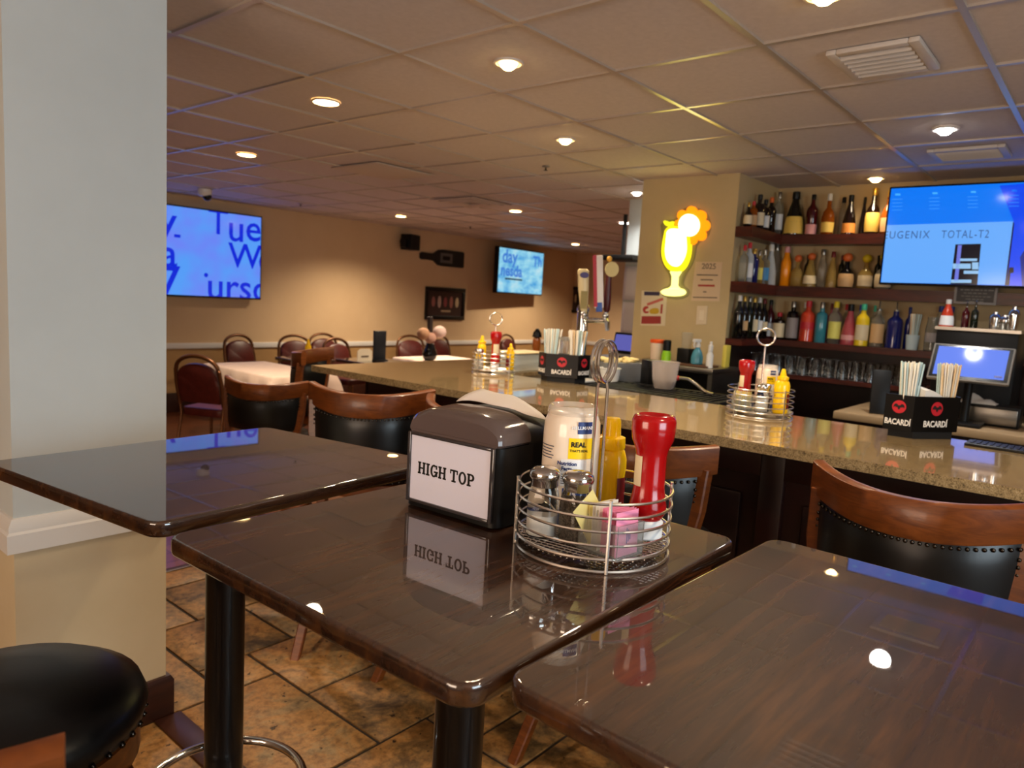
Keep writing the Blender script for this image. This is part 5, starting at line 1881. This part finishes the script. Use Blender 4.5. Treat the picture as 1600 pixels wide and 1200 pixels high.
for word, ur, xs_ in (('EUGENIX', 1453, 0.82), ('TOTAL-T2', 1546, 0.70)):
    ax = tvq(ur, 366)[0]
    MB().text(word, 0.068, Mx @ Matrix.Translation((ax, tvq(1470, 367)[1], 0)), 0.0, 0.0004, 'RIGHT', clip=(-hw - ax, 5, -1, 1), xs=xs_, space=1.20).build('lettering', screen_mat('screen_slate', (58, 92, 150)), scr)
for cu_, cv in ((1403, 304), (1461, 302), (1521, 300), (1585, 298)):
    patch(scr, 'menu_heading', [tvq(cu_ - 4, cv - 1.5), tvq(cu_ + 4, cv - 1.5), tvq(cu_ + 4, cv + 1.5), tvq(cu_ - 4, cv + 1.5)], screen_mat('screen_cyan', (70, 176, 255)))
    for q in range(4):
        v = cv + 7 + q * 5.6
        patch(scr, 'menu_line', [tvq(cu_ - 9, v), tvq(cu_ + 7, v - 0.4), tvq(cu_ + 7, v + 0.8), tvq(cu_ - 9, v + 1.2)], screen_mat('screen_menu', (58, 148, 252)))
patch(scr, 'dark_figure', [tvq(1594, 402), tvq(1600, 392), tvq(1616, 392), tvq(1618, 447), tvq(1597, 447)], screen_mat('screen_navy2', (22, 40, 130)), 0.0032)
patch(scr, 'dark_figure', [tvq(1577, 418), tvq(1584, 418), tvq(1584, 426), tvq(1579, 427), tvq(1577, 446), tvq(1573, 446)], screen_mat('screen_black', (8, 10, 26)), 0.004)
# little framed chalk sign hung on the shelf under it
p0, p1 = on_x(1493, 445, 5.392), on_x(1556, 477, 5.392)
t = thing('framed_sign', 'small grey framed sign hanging under the bar television', 'sign', (5.392, (p0.y + p1.y) / 2, (p0.z + p1.z) / 2))
sw, sh_ = abs(p0.y - p1.y) / 2, abs(p0.z - p1.z) / 2
mb = MB()
w = 0.014
for a, b, c, d in ((-sw, sw, -sh_, -sh_ + w), (-sw, sw, sh_ - w, sh_), (-sw, -sw + w, -sh_ + w, sh_ - w), (sw - w, sw, -sh_ + w, sh_ - w)):
    mb.bx(-0.006, 0.007, a, b, c, d, 0.002)
mb.build('frame', mat('grey_frame', (150, 144, 142), 0.4), t)
pn = MB().bx(0.0, 0.004, -sw + w, sw - w, -sh_ + w, sh_ - w).build('dark_panel', mat('charcoal_panel', (34, 34, 38), 0.4), t)
mb = MB()
r = random.Random(8)
for q, (zz, ln, hh2) in enumerate(((0.030, 0.17, 0.008), (0.010, 0.13, 0.006), (-0.010, 0.15, 0.005), (-0.028, 0.10, 0.005), (-0.045, 0.06, 0.010))):
    x = -ln / 2
    while x < ln / 2:
        l2 = r.uniform(0.012, 0.03)
        mb.bx(-0.0006, 0.0006, -x - l2, -x, zz - hh2 / 2, zz + hh2 / 2)
        x += l2 + 0.006
mb.build('writing', mat('chalk_writing', (140, 138, 134), 0.6), pn)

# ------------------------------------------------------------------ lit cocktail sign and notices on the khaki pier
PX_ = 4.85


def pier(u, v, x=PX_ - 0.03):
    p = on_x(u, v, x)
    return (-p.y, p.z)


def flat_yz(name, pts, x0, x1, m, par, z0=None):
    """outline given as (-y, z), x0 nearer the room"""
    mb = MB()
    Mx = Matrix(((0, 0, -1, 0), (-1, 0, 0, 0), (0, 1, 0, 0), (0, 0, 0, 1)))
    mb.prism(pts, -x1, -x0, Mx)
    return mb.build(name, m, par, 30)


sg = thing('cocktail_sign', 'glowing yellow cocktail glass sign on the khaki pier', 'lit sign', (0, 0, 0))
X0, X1 = PX_ - 0.034, PX_ - 0.004


def glow(name, rgb, s):
    return mat(name, rgb, 0.4, emit=rgb, estr=s)


G_core = glow('sign_white_glow', (255, 252, 222), 1.9)
G_yel = glow('sign_yellow_glow', (255, 238, 24), 1.3)
G_pale = glow('sign_pale_glow', (255, 250, 150), 1.5)
G_orange = glow('sign_orange_glow', (255, 150, 10), 1.15)
bowl = [(1041, 352), (1074, 356), (1078, 372), (1079, 392), (1074, 412), (1064, 425), (1047, 424), (1037, 412), (1033, 394), (1036, 374)]
bowl_in = [(1043, 356), (1072, 359), (1073, 374), (1074, 392), (1069, 407), (1061, 417), (1050, 416), (1042, 407), (1039, 393), (1041, 374)]


def smooth(pts, it=2):
    for _ in range(it):
        o = []
        for a, b in zip(pts, pts[1:] + pts[:1]):
            o += [(a[0] * 0.75 + b[0] * 0.25, a[1] * 0.75 + b[1] * 0.25), (a[0] * 0.25 + b[0] * 0.75, a[1] * 0.25 + b[1] * 0.75)]
        pts = o
    return pts


def P_(pts):
    return [pier(*q) for q in pts]


flat_yz('bowl', P_(smooth(bowl)), X0, X1, G_yel, sg)
flat_yz('bowl_core', P_(smooth(bowl_in)), X0 - 0.002, X0 - 0.0002, G_core, sg)
flat_yz('stem', P_([(1047, 424), (1063, 424), (1058, 432), (1057, 446), (1062, 452), (1044, 452), (1049, 446), (1050, 432)]), X0, X1, G_pale, sg)
flat_yz('foot', P_(smooth([(1031, 455), (1042, 450), (1064, 450), (1071, 456), (1066, 462), (1048, 463), (1036, 461)], 2)), X0, X1, G_pale, sg)
c0 = (1080, 352)
fl = []
for k in range(48):
    a = 2 * PI * k / 48
    rr = 21.5 + 6.5 * abs(math.cos(4 * a)) ** 0.7
    fl.append((c0[0] + rr * math.cos(a) * 1.0, c0[1] + rr * math.sin(a) * 1.08))
flat_yz('flower_petals', P_(fl), X0 + 0.004, X1, G_orange, sg)
mb_pts = []
flat_yz('fruit_slice', P_([(1077 + 16.5 * math.cos(2 * PI * k / 36), 352 + 17.5 * math.sin(2 * PI * k / 36)) for k in range(36)]), X0 - 0.003, X0 + 0.0038, G_core, sg)
flat_yz('straw_top', P_(smooth([(1036, 346), (1040, 344), (1045, 348), (1052, 345), (1054, 349), (1048, 354), (1040, 353)], 1)), X0, X1, glow('sign_lime_glow', (226, 226, 30), 1.2), sg)
out = [(1029, 344), (1056, 342), (1062, 326), (1082, 322), (1102, 330), (1110, 352), (1103, 372), (1086, 380), (1084, 400), (1078, 416), (1068, 430), (1064, 446), (1076, 454), (1070, 466), (1048, 468), (1028, 460), (1032, 450), (1044, 446), (1044, 430), (1033, 414), (1029, 394), (1032, 372)]
flat_yz('backing_board', P_(smooth(out, 1)), PX_ - 0.004, PX_ - 0.0005, mat('clear_acrylic_back', (150, 140, 100), 0.3), sg)
l = bpy.data.lights.new('sign_glow', 'AREA')
l.shape = 'RECTANGLE'
l.size, l.size_y = 0.20, 0.50
l.energy = 1.5
l.color = (1.0, 0.86, 0.12)
lo = bpy.data.objects.new('sign_glow', l)
C.objects.link(lo)
lo.location = (PX_ - 0.05, pier(1058, 390)[0] * -1, pier(1058, 390)[1])
lo.rotation_euler = (0, math.radians(90), 0)
lo.parent = sg


def notice(label, corners, base_m, parts, cat='sign', name='paper_notice'):
    t = thing(name, label, cat, (0, 0, 0))
    sheet = flat_yz('sheet', [pier(*q, PX_) for q in corners], PX_ - 0.003, PX_ - 0.0005, base_m, t)
    for nm, pts, m in parts:
        flat_yz(nm, [pier(*q, PX_) for q in pts], PX_ - 0.0038, PX_ - 0.0031, m, sheet)
    return sheet


def bar_line(u0, v, u1, h, slope=0.02):
    d = (u1 - u0) * slope
    return [(u0, v - h), (u1, v + d - h), (u1, v + d + h), (u0, v + h)]


M_sheet = mat('beige_paper_sheet', (222, 196, 160), 0.6)
M_redink = mat('red_ink', (178, 60, 50), 0.6)
M_greyink = mat('grey_brown_ink', (110, 92, 78), 0.6)
parts = [('writing', bar_line(1089, 429.5, 1122, 0.9), M_greyink), ('writing', bar_line(1095, 437, 1114, 0.9), M_greyink), ('red_writing', bar_line(1091, 446, 1117, 1.5), M_redink),
         ('writing', bar_line(1099, 456, 1104, 0.9), M_greyink), ('writing', bar_line(1083, 464.5, 1121, 0.8), M_greyink)]
sheet = notice('beige paper notice headed with a year, below the lit cocktail sign', [(1087, 409), (1129, 409.5), (1124, 471), (1080, 470)], M_sheet, parts)
py, pz = pier(1108, 416.5, PX_)
MB().text('2025', 0.055, Matrix(((0, 0, -1, PX_ - 0.0032), (-1, 0, 0, -py), (0, 1, 0, pz), (0, 0, 0, 1))), 0.0006, 0.0005).build('lettering', M_greyink, sheet)
parts = [('dark_band', bar_line(1007, 458.5, 1031, 3.0, 0.02), mat('indigo_band', (66, 58, 84), 0.5)), ('red_writing', [(1011, 474), (1036, 465), (1037, 469), (1012, 478)], mat('coral_ink', (206, 110, 96), 0.5)),
         ('red_letter', smooth([(1004, 483), (1008, 478), (1014, 479), (1013, 482), (1009, 483), (1009, 487), (1014, 486), (1014, 489), (1007, 490)], 1), M_redink),
         ('gold_figure', smooth([(1015, 484), (1022, 481), (1030, 482), (1030, 490), (1020, 491), (1015, 489)], 1), mat('gold_print', (206, 170, 50), 0.5)),
         ('red_writing', [(1033, 476), (1036, 475), (1035, 490), (1032, 490)], M_redink),
         ('red_block', [(1003, 494), (1033, 494), (1033, 506), (1002, 506)], mat('brick_red_block', (164, 60, 56), 0.5))]
sh2 = notice('small poster with dark band and red block left of the switch', [(1003, 454), (1043, 456), (1039, 509), (1001, 508)], mat('cream_poster', (228, 214, 182), 0.5), parts)
t = thing('wall_switch', 'cream wall switch plate on the khaki pier', 'switch', (0, 0, 0))
sw_ = flat_yz('plate', [pier(*q, PX_) for q in [(1090, 478), (1106, 478), (1104, 507), (1088, 507)]], PX_ - 0.007, PX_ - 0.0005, mat('cream_plate', (226, 208, 176), 0.4), t)
flat_yz('rocker', [pier(*q, PX_) for q in [(1094, 485), (1101, 485), (1100, 500), (1093, 500)]], PX_ - 0.010, PX_ - 0.0072, mat('cream_rocker', (236, 222, 194), 0.35), t)

# kitchen pass seen left of the pier
t = thing('black_wall_shelf', 'black wall shelf with a post by the kitchen pass', 'shelf', (0, 0, 0))
p0 = on_x(959, 404, 5.62)
p1 = on_x(1004, 404, 5.62)
MB().bx(5.42, 5.695, p1.y - 0.02, p0.y, p0.z - 0.025, p0.z + 0.02, 0.003).build('board', M_blackmatte, t)
MB().bx(5.60, 5.62, on_x(976, 360, 5.61).y - 0.015, on_x(976, 360, 5.61).y + 0.015, p0.z + 0.02, 2.30).build('post', M_blackmatte, t)
struct('wall_pass', MB().bx(5.70, 5.78, 2.895, on_x(981, 360, 5.70).y, 0, CEIL + 0.05), M_pillar_up)
for i, (u0, v0, u1, v1, lab) in enumerate(((978, 416, 1003, 470, 'white paper sheet pinned under the black wall shelf'), (975, 472, 998, 528, 'lower white paper sheet pinned beside the pier'))):
    a_, b_ = on_x(u0, v0, 5.698), on_x(u1, v1, 5.698)
    mb = MB()
    rows = []
    for k in range(7):
        u = k / 6
        rows.append([mb.bm.verts.new((5.692 - 0.02 * math.sin(3 * u + v * 2) * 0.3 - 0.006, a_.y + (b_.y - a_.y) * u, a_.z + (b_.z - a_.z) * v)) for v in (0, 0.25, 0.5, 0.75, 1)])
    for a, b in zip(rows, rows[1:]):
        for k in range(4):
            mb.bm.faces.new((a[k], a[k + 1], b[k + 1], b[k]))
    o = mb.build('pinned_sheet', mat('cool_white_paper', (224, 222, 232), 0.6), None, 60)
    o.modifiers.new('thickness', 'SOLIDIFY').thickness = 0.003
    tag(o, lab, 'paper')
q = on_x(996, 545, 5.1)
t = thing('order_screen', 'small dark order screen with bluish display beside the pier', 'monitor', (5.10, 3.12, BT))
MB().bx(-0.07, 0.07, -0.07, 0.07, 0, 0.02, 0.004).build('foot', M_black, t)
MB().box(0, 0, 0.13, 0.05, 0.20, 0.17, M=Matrix.Rotation(math.radians(14), 4, 'Y'), bev=0.006).build('casing', M_black, t)
MB().box(-0.027, 0, 0.13, 0.002, 0.17, 0.13, M=Matrix.Rotation(math.radians(14), 4, 'Y')).build('display', screen_mat('screen_periwinkle', (104, 104, 190), 0.8), t)
# the bar's far leg carries on to the pass, so the screen has something to stand on
tag(MB().bx(4.85, 5.40, 2.90, 3.46, 0.0, BT).build('pass_cabinet', M_mahog), 'dark cabinet between the bar end and the kitchen pass', 'cabinet')

# ------------------------------------------------------------------ far wall: screens, speaker, pictures
YB = WY1
# big television left of centre
TY = 8.10
zr0, zr1 = on_y(407, 466, TY).z, on_y(407, 340, TY).z
xr = on_y(407, 400, TY).x
tw = (zr1 - zr0) * 16 / 9
tv = thing('television', 'big wall television with huge blue letters beside the column', 'television', (xr - tw / 2, TY, (zr0 + zr1) / 2))
hw, hh = tw / 2, (zr1 - zr0) / 2
MB().bx(-hw - 0.015, hw + 0.015, 0.003, 0.05, -hh - 0.02, hh + 0.015, 0.004).build('casing', M_frame, tv)
MB().bx(-0.25, 0.25, 0.05, YB - TY, -0.2, 0.2).build('wall_mount', M_blackmatte, tv)
m = screen_mat('screen_cornflower', (104, 150, 255), 0.95)
nz = noise(m, coords(m), 2.2, 2)
link(m, ramp(m, nz, [(0.35, (112, 132, 250)), (0.65, (88, 160, 252))]), bsdf(m).inputs['Emission Color'])
scr = MB().bx(-hw, hw, -0.001, 0.004, -hh, hh).build('screen', m, tv)
M_blueletter = screen_mat('screen_royal_blue', (16, 44, 224), 0.9)


def tvtext(body, u, v, px, align='CENTER', bold=0.0):
    """letters of px cap height centred at a photo point, cut off at the screen edge as in the photo"""
    p = on_y(u, v, TY)
    a, b = p.x - (xr - tw / 2), p.z - (zr0 + zr1) / 2
    size = px * 1.42 * (zr1 - zr0) / 125.5
    Mx = plane_xz(a, -0.0012, b)
    MB().text(body, size, Mx, bold, 0.0004, align, clip=(-hw - a, hw - a, -hh - b, hh - b)).build('lettering', M_blueletter, scr)


tvtext('u', 355, 357, 41, 'LEFT', 0.004)
tvtext('e', 383, 357, 41, 'LEFT', 0.004)
tvtext('y', 262, 346, 40, 'CENTER', 0.004)
tvtext('W', 357, 400, 37, 'LEFT', 0.004)
tvtext('e', 403, 405, 40, 'LEFT', 0.004)
tvtext('a', 264, 397, 40, 'CENTER', 0.004)
tvtext('T', 341, 349, 37, 'CENTER', 0.002)
tvtext('ursd', 322, 448, 41, 'LEFT', 0.004)
tvtext('7', 265, 441, 42, 'CENTER', 0.006)
tvtext('-', 277, 366, 22, 'CENTER', 0.006)
tvtext('.', 322, 417, 34, 'CENTER', 0.003)

# smaller television on a swing arm
TY2 = 7.92
x0, x1 = on_y(776, 420, TY2).x, on_y(851, 426, TY2).x
z0, z1 = on_y(813, 458, TY2).z, on_y(813, 391, TY2).z
tv2 = thing('television', 'smaller wall television with a pale turquoise picture', 'television', ((x0 + x1) / 2, TY2, (z0 + z1) / 2), math.radians(4))
hw, hh = (x1 - x0) / 2, (z1 - z0) / 2
MB().bx(-hw - 0.02, hw + 0.02, 0.003, 0.09, -hh - 0.02, hh + 0.02, 0.006).build('casing', M_frame, tv2)
MB().bx(-0.10, 0.10, 0.09, YB - TY2 - 0.014, -0.08, 0.08).build('swing_arm', M_blackmatte, tv2)
m = screen_mat('screen_turquoise', (130, 200, 236), 0.95)
nz = noise(m, coords(m, (1, 1, 2)), 3.2, 2)
link(m, ramp(m, nz, [(0.32, (70, 160, 222)), (0.55, (150, 216, 240)), (0.7, (190, 228, 240))]), bsdf(m).inputs['Emission Color'])
scr2 = MB().bx(-hw, hw, -0.001, 0.004, -hh, hh).build('screen', m, tv2)
M_tq = screen_mat('screen_mid_blue', (66, 130, 220), 0.9)
MB().text('day', 0.30, plane_xz(-hw * 0.55, -0.0012, hh * 0.62), 0.008, 0.0004, clip=(-hw * 0.42, 5, -5, 0.12)).build('lettering', M_tq, scr2)
MB().text('nesda', 0.26, plane_xz(-hw * 0.45, -0.0012, -hh * 0.02), 0.008, 0.0004, clip=(-hw * 0.5, 5, -5, 5)).build('lettering', M_tq, scr2)
MB().bx(-hw * 0.72, hw * 0.05, -0.002, -0.001, -hh * 0.42, -hh * 0.34).build('dark_streak', screen_mat('screen_streak', (40, 70, 90), 0.8), scr2)
MB().text('T', 0.24, plane_xz(hw * 0.62, -0.0012, hh * 0.55), 0.006, 0.0004).build('lettering', M_tq, scr2)
MB().text('h', 0.24, plane_xz(hw * 0.84, -0.0012, hh * 0.55), 0.006, 0.0004).build('lettering', M_tq, scr2)

t = thing('wall_speaker', 'small black speaker on the far wall near the ceiling', 'speaker', (7.15, YB - 0.14, 2.235), math.radians(14))
MB().bx(-0.10, 0.14, -0.10, 0.08, -0.115, 0.105, 0.01).build('cabinet', M_black, t)
MB().bx(-0.085, 0.125, -0.106, -0.100, -0.10, 0.09, 0.003).build('grille', M_blackmatte, t)
MB().bx(-0.17, -0.10, -0.05, 0.04, -0.085, 0.035, 0.006).build('side_horn', M_black, t)
MB().tube([(0, 0.08, 0), (0, 0.150, 0)], 0.025).build('bracket', M_black, t)
# bottle shaped sign lying on its side
xa, xb, zc = on_y(655, 400, YB).x, on_y(723, 405, YB).x, on_y(690, 403, YB).z
t = thing('bottle_sign', 'black bottle shaped sign lying sideways on far wall', 'sign', ((xa + xb) / 2, YB - 0.02, zc))
L = xb - xa
prof = [(-0.50, 0.035), (-0.46, 0.055), (-0.34, 0.05), (-0.20, 0.055), (-0.10, 0.115), (0.0, 0.125), (0.46, 0.125), (0.50, 0.115)]
pts = [(a * L, b * 1.0) for a, b in prof] + [(a * L, -b * 1.0) for a, b in reversed(prof)]
bs = MB().prism(pts, 0, 0.03, plane_xz(0, 0.018, 0)).build('board', mat('black_sign_board', (22, 20, 20), 0.5), t)
MB().prism([(-0.06 * L, -0.075), (0.22 * L, -0.075), (0.22 * L, 0.075), (-0.06 * L, 0.075)], 0, 0.001, plane_xz(0, -0.0125, 0)).build('grey_label', mat('grey_sign_label', (96, 90, 86), 0.5), bs)
MB().prism([(-0.01 * L, -0.03), (0.16 * L, -0.03), (0.16 * L, 0.03), (-0.01 * L, 0.03)], 0, 0.001, plane_xz(0, -0.0137, 0)).build('dark_emblem', M_black, bs)


def picture(label, loc, w, h, facing, parts_seed, tilt=0):
    t = thing('framed_picture', label, 'picture', loc, 0 if facing == 'y' else math.radians(-90))
    fr = 0.06
    mb = MB()
    for a, b, c, d in ((-w / 2, w / 2, -h / 2, -h / 2 + fr), (-w / 2, w / 2, h / 2 - fr, h / 2), (-w / 2, -w / 2 + fr, -h / 2 + fr, h / 2 - fr), (w / 2 - fr, w / 2, -h / 2 + fr, h / 2 - fr)):
        mb.bx(a, b, -0.03, 0.0, c, d, 0.005)
    mb.build('frame', mat('black_picture_frame', (16, 13, 12), 0.35), t)
    pnl = MB().bx(-w / 2 + fr, w / 2 - fr, -0.012, 0.0, -h / 2 + fr, h / 2 - fr).build('print', mat('dark_print', (62, 46, 44), 0.3), t)
    r = random.Random(parts_seed)
    for q in range(5):
        cx = -w * 0.30 + w * 0.15 * q
        c_ = [(150, 96, 92), (176, 150, 140), (140, 70, 74), (160, 104, 92), (206, 186, 150)][q]
        MB().prism([(cx + w * 0.045 * math.cos(2 * PI * k / 14), h * 0.05 + h * (0.16 + 0.03 * (q % 2)) * math.sin(2 * PI * k / 14)) for k in range(14)], 0, 0.001, plane_xz(0, -0.0122, 0)).build('bottle_figure', mat('print_tone_%d' % q, c_, 0.4), pnl)
    MB().prism([(-w * 0.10, -h * 0.26), (w * 0.14, -h * 0.26), (w * 0.14, -h * 0.20), (-w * 0.10, -h * 0.20)], 0, 0.001, plane_xz(0, -0.0122, 0)).build('caption', mat('print_caption', (170, 150, 120), 0.5), pnl)
    return t


picture('dark framed bottle print on the far wall under the bottle sign', (8.06, YB - 0.001, 1.368), 0.86, 0.50, 'y', 1)
q0, q1 = on_x(875, 470, WX1 - 0.1), on_x(906, 470, WX1 - 0.1)
picture('dark framed picture on the end wall behind the tap handles', (WX1 - 0.1005, (q0.y + q1.y) / 2, on_x(890, 468, WX1 - 0.1).z), abs(q0.y - q1.y), 0.50, 'x', 2)

# ------------------------------------------------------------------ far dining room
M_burg = noisy('burgundy_vinyl', [(0.3, (70, 22, 18)), (0.7, (88, 30, 24))], nscale=30, rough=0.4)
M_goldframe = mat('bronze_chair_frame', (96, 60, 34), 0.35, 0.6)


def banquet_chair(label, loc, rz):
    t = thing('banquet_chair', label, 'chair', loc, rz, 'burgundy banquet chairs in the far dining room')
    mb = MB()
    slab(mb, 0.42, 0.42, 0.08, 0.40, 0.47, 0.02)
    mb.build('seat', M_burg, t, 50)
    # rounded back pad leaning backwards (chair faces +x)
    n = 22
    loop = [(-0.20, 0.0), (-0.205, 0.18), (-0.195, 0.30)]
    for k in range(n + 1):
        a = PI - PI * k / n
        loop.append((0.19 * math.cos(a), 0.30 + 0.115 * math.sin(a)))
    loop += [(0.195, 0.30), (0.205, 0.18), (0.20, 0.0)]
    Ml = Matrix.Translation((-0.205, 0, 0.50)) @ Matrix.Rotation(math.radians(-12), 4, 'Y')
    M3 = Ml @ Matrix(((0, 0, 1, 0), (1, 0, 0, 0), (0, 1, 0, 0), (0, 0, 0, 1)))
    inner = [(a * 0.90, 0.02 + b * 0.80) for a, b in loop]
    mb = MB()
    rings = []
    for d, s in ((-0.022, 0.92), (-0.014, 1.0), (0.016, 1.0), (0.030, 0.90)):
        rings.append(mb.ring([M3 @ Vector((a * s, 0.15 + (b - 0.15) * s, d)) for a, b in inner]))
    mb.skin(rings)
    mb.build('back_pad', M_burg, t, 60)
    mb = MB()
    mb.tube([M3 @ Vector((a, b, 0)) for a, b in loop], 0.017, 10)
    mb.build('back_frame', M_goldframe, t)
    for s in (-1, 1):
        MB().tube([(0.17, s * 0.17, 0.42), (0.20, s * 0.19, 0.0)], 0.012, 8).build('leg', M_goldframe, t)
        MB().tube([M3 @ Vector((s * 0.20, 0.0, 0)), (-0.20, s * 0.19, 0.42), (-0.27, s * 0.20, 0.0)], 0.012, 8).build('leg', M_goldframe, t)
    return t


ch0 = banquet_chair('burgundy chair in side view at left of the cloth covered table', (3.06, 5.80, 0), math.radians(28))
for lb, u, y, a in (
        ('burgundy chair against the far wall behind cloth covered table', 397, 7.60, -80),
        ('burgundy chair behind the yellow bottle in far dining room', 474, 7.50, -100),
        ('left of two burgundy chairs beside the white card stand', 521, 7.78, -95),
        ('right of two burgundy chairs beside the white card stand', 549, 7.00, -85),
        ('burgundy chair between menu stand and the vase of blooms', 652, 7.45, -110),
        ('burgundy chair below the dark framed bottle print', 702, 7.50, -95),
        ('burgundy chair farthest right, under the small television', 812, 7.55, -85)):
    dup(ch0, (on_y(u, 550, y).x, y, 0), math.radians(a), lb)


def dining_table(label, x, y, sx, sy, rz, cloth):
    t = thing('dining_table', label, 'table', (x, y, 0), rz)
    mb = MB()
    slab(mb, sx, sy, 0.03, 0.70, 0.735)
    mb.build('tabletop', M_top, t)
    MB().lathe([(0.04, 0.03), (0.04, 0.70)], seg=20).build('column', M_colblack, t)
    mb = MB()
    for k in range(4):
        mb.prism([(0, -0.04), (0.30, -0.025), (0.30, 0.025), (0, 0.04)], 0, 0.035, Matrix.Rotation(PI / 4 + k * PI / 2, 4, 'Z'))
    mb.build('cross_base', M_colblack, t)
    if cloth:
        mb = MB()
        n = 64
        rings = []
        base = []
        for k in range(n):
            u = k / n * 4
            s, f = int(u), u - int(u)
            c = [(-1, -1), (1, -1), (1, 1), (-1, 1)]
            a, b = c[s], c[(s + 1) % 4]
            base.append((a[0] + (b[0] - a[0]) * f, a[1] + (b[1] - a[1]) * f))
        for e, z, wv in ((0.0, 0.740, 0), (0.008, 0.738, 0), (0.018, 0.725, 0.0), (0.03, 0.67, 0.012), (0.04, 0.60, 0.022), (0.045, 0.55, 0.026)):
            rings.append(mb.ring([(px * (sx / 2 + e + wv * math.sin(k * 1.7)), py * (sy / 2 + e + wv * math.sin(k * 1.7)), z) for k, (px, py) in enumerate(base)]))
        mb.skin(rings, True, False)
        mb.bm.faces.new(list(reversed(rings[0])))
        o = mb.build('tablecloth', M_cloth, None, 60, (x, y, 0))
        o.rotation_euler = (0, 0, rz)
        o.modifiers.new('thickness', 'SOLIDIFY').thickness = 0.003
        tag(o, cloth, 'tablecloth')
    return t


dining_table('dining table under the pinkish cloth nearest the big television', 3.66, 6.00, 0.62, 1.15, 0, 'pinkish white cloth draped over the table nearest big television')
dining_table('far dining table carrying the black menu stand', on_y(588, 550, 6.35).x, 6.35, 0.60, 0.70, 0, None)
dining_table('farthest dining table with the pale cloth behind the bar end', on_y(690, 550, 6.25).x, 6.25, 0.85, 0.70, 0, 'pale cloth on the farthest table behind the bar end')


def far(u, v, y):
    return on_y(u, v, y)


def far_item(u, y):
    p = on_y(u, 556, y)
    return p.x


yy = 6.35
t = thing('menu_stand', 'tall black menu stand on the far dining table', 'menu stand', (far(593, 540, yy).x, yy, 0.735))
hgt = far(593, 517, yy).z - 0.735
MB().bx(-0.085, 0.085, -0.012, 0.012, 0.006, hgt, 0.003).build('panel', mat('blue_black_panel', (20, 26, 34), 0.4), t)
MB().bx(-0.09, 0.09, -0.05, 0.05, 0, 0.012, 0.003).build('foot', M_black, t)
t = thing('card_stand', 'white tent card left of the black menu stand', 'card', (far(570, 550, yy).x, yy, 0.735))
hc = far(570, 545, yy).z - 0.735
MB().prism([(-0.10, 0), (0.10, 0), (0.10, hc * 0.8), (0.06, hc), (-0.06, hc), (-0.10, hc * 0.8)], -0.004, 0.004, plane_xz(0, 0, 0)).build('card', mat('cream_card', (236, 222, 196), 0.6), t)
MB().prism([(-0.05, hc * 0.3), (0.05, hc * 0.3), (0.05, hc * 0.45), (-0.05, hc * 0.45)], 0, 0.001, plane_xz(0, -0.005, 0)).build('writing', M_greyink, t)
xm = far(481, 556, 6.35).x
t = thing('mustard_bottle', 'yellow mustard bottle far off in front of a burgundy chair', 'sauce bottle', (far(481, 560, 6.75).x, 6.75, 0.735))
MB().lathe([(0.03, 0), (0.033, 0.01), (0.033, 0.13), (0.02, 0.16), (0.02, 0.17), (0.008, 0.21), (0.001, 0.212)], seg=20).build('body', M_mustard, t)
dining_table('small dining table carrying the lone yellow bottle', far(481, 560, 6.75).x, 6.80, 0.45, 0.50, 0, None)
yy = 6.15
t = thing('dark_floral_vase', 'black vase with round pale blooms below the framed bottle print', 'vase', (far(672, 540, 6.15).x, yy, 0.7425))
MB().lathe([(0.05, 0), (0.075, 0.02), (0.09, 0.07), (0.06, 0.15), (0.045, 0.19), (0.05, 0.20)], seg=24).build('vase', M_blackgloss, t)
mb = MB()
mb.tube([(0, 0, 0.19), (-0.01, 0, 0.34), (-0.02, 0.0, 0.50)], [0.02, 0.03, 0.035])
mb.tube([(0, 0, 0.19), (0.08, 0, 0.28), (0.11, 0, 0.30)], 0.01)
mb.tube([(0, 0, 0.19), (-0.09, 0, 0.26)], 0.01)
mb.build('dark_stems', mat('dark_stems', (36, 24, 22), 0.6), t)
for x, z, rr, c_ in ((0.125, 0.33, 0.085, (196, 168, 160)), (-0.02, 0.26, 0.075, (168, 128, 112)), (-0.13, 0.31, 0.08, (172, 130, 100))):
    MB().sphere((x, -0.02, z), rr, 1, 0.8, 0.85, 14, 9).build('bloom', mat('bloom_%d' % c_[0], c_, 0.8), t)
yy = 6.15
t = thing('amber_lamp', 'amber table lantern with black hood left of the far straws', 'lantern', (far(838, 545, 6.5).x, 6.5, 0.735))
MB().lathe([(0.06, 0), (0.07, 0.02), (0.05, 0.05), (0.06, 0.10), (0.06, 0.2), (0.03, 0.25)], seg=24).build('amber_glass', mat('amber_glass', (170, 92, 34), 0.2, coat=0.4), t)
MB().lathe([(0.07, 0.24), (0.06, 0.30), (0.02, 0.36), (0.001, 0.37)], seg=24).build('hood', M_black, t)
dining_table('dining table under the small television carrying amber lantern', far(838, 545, 6.5).x, 6.55, 0.8, 0.75, 0, None)
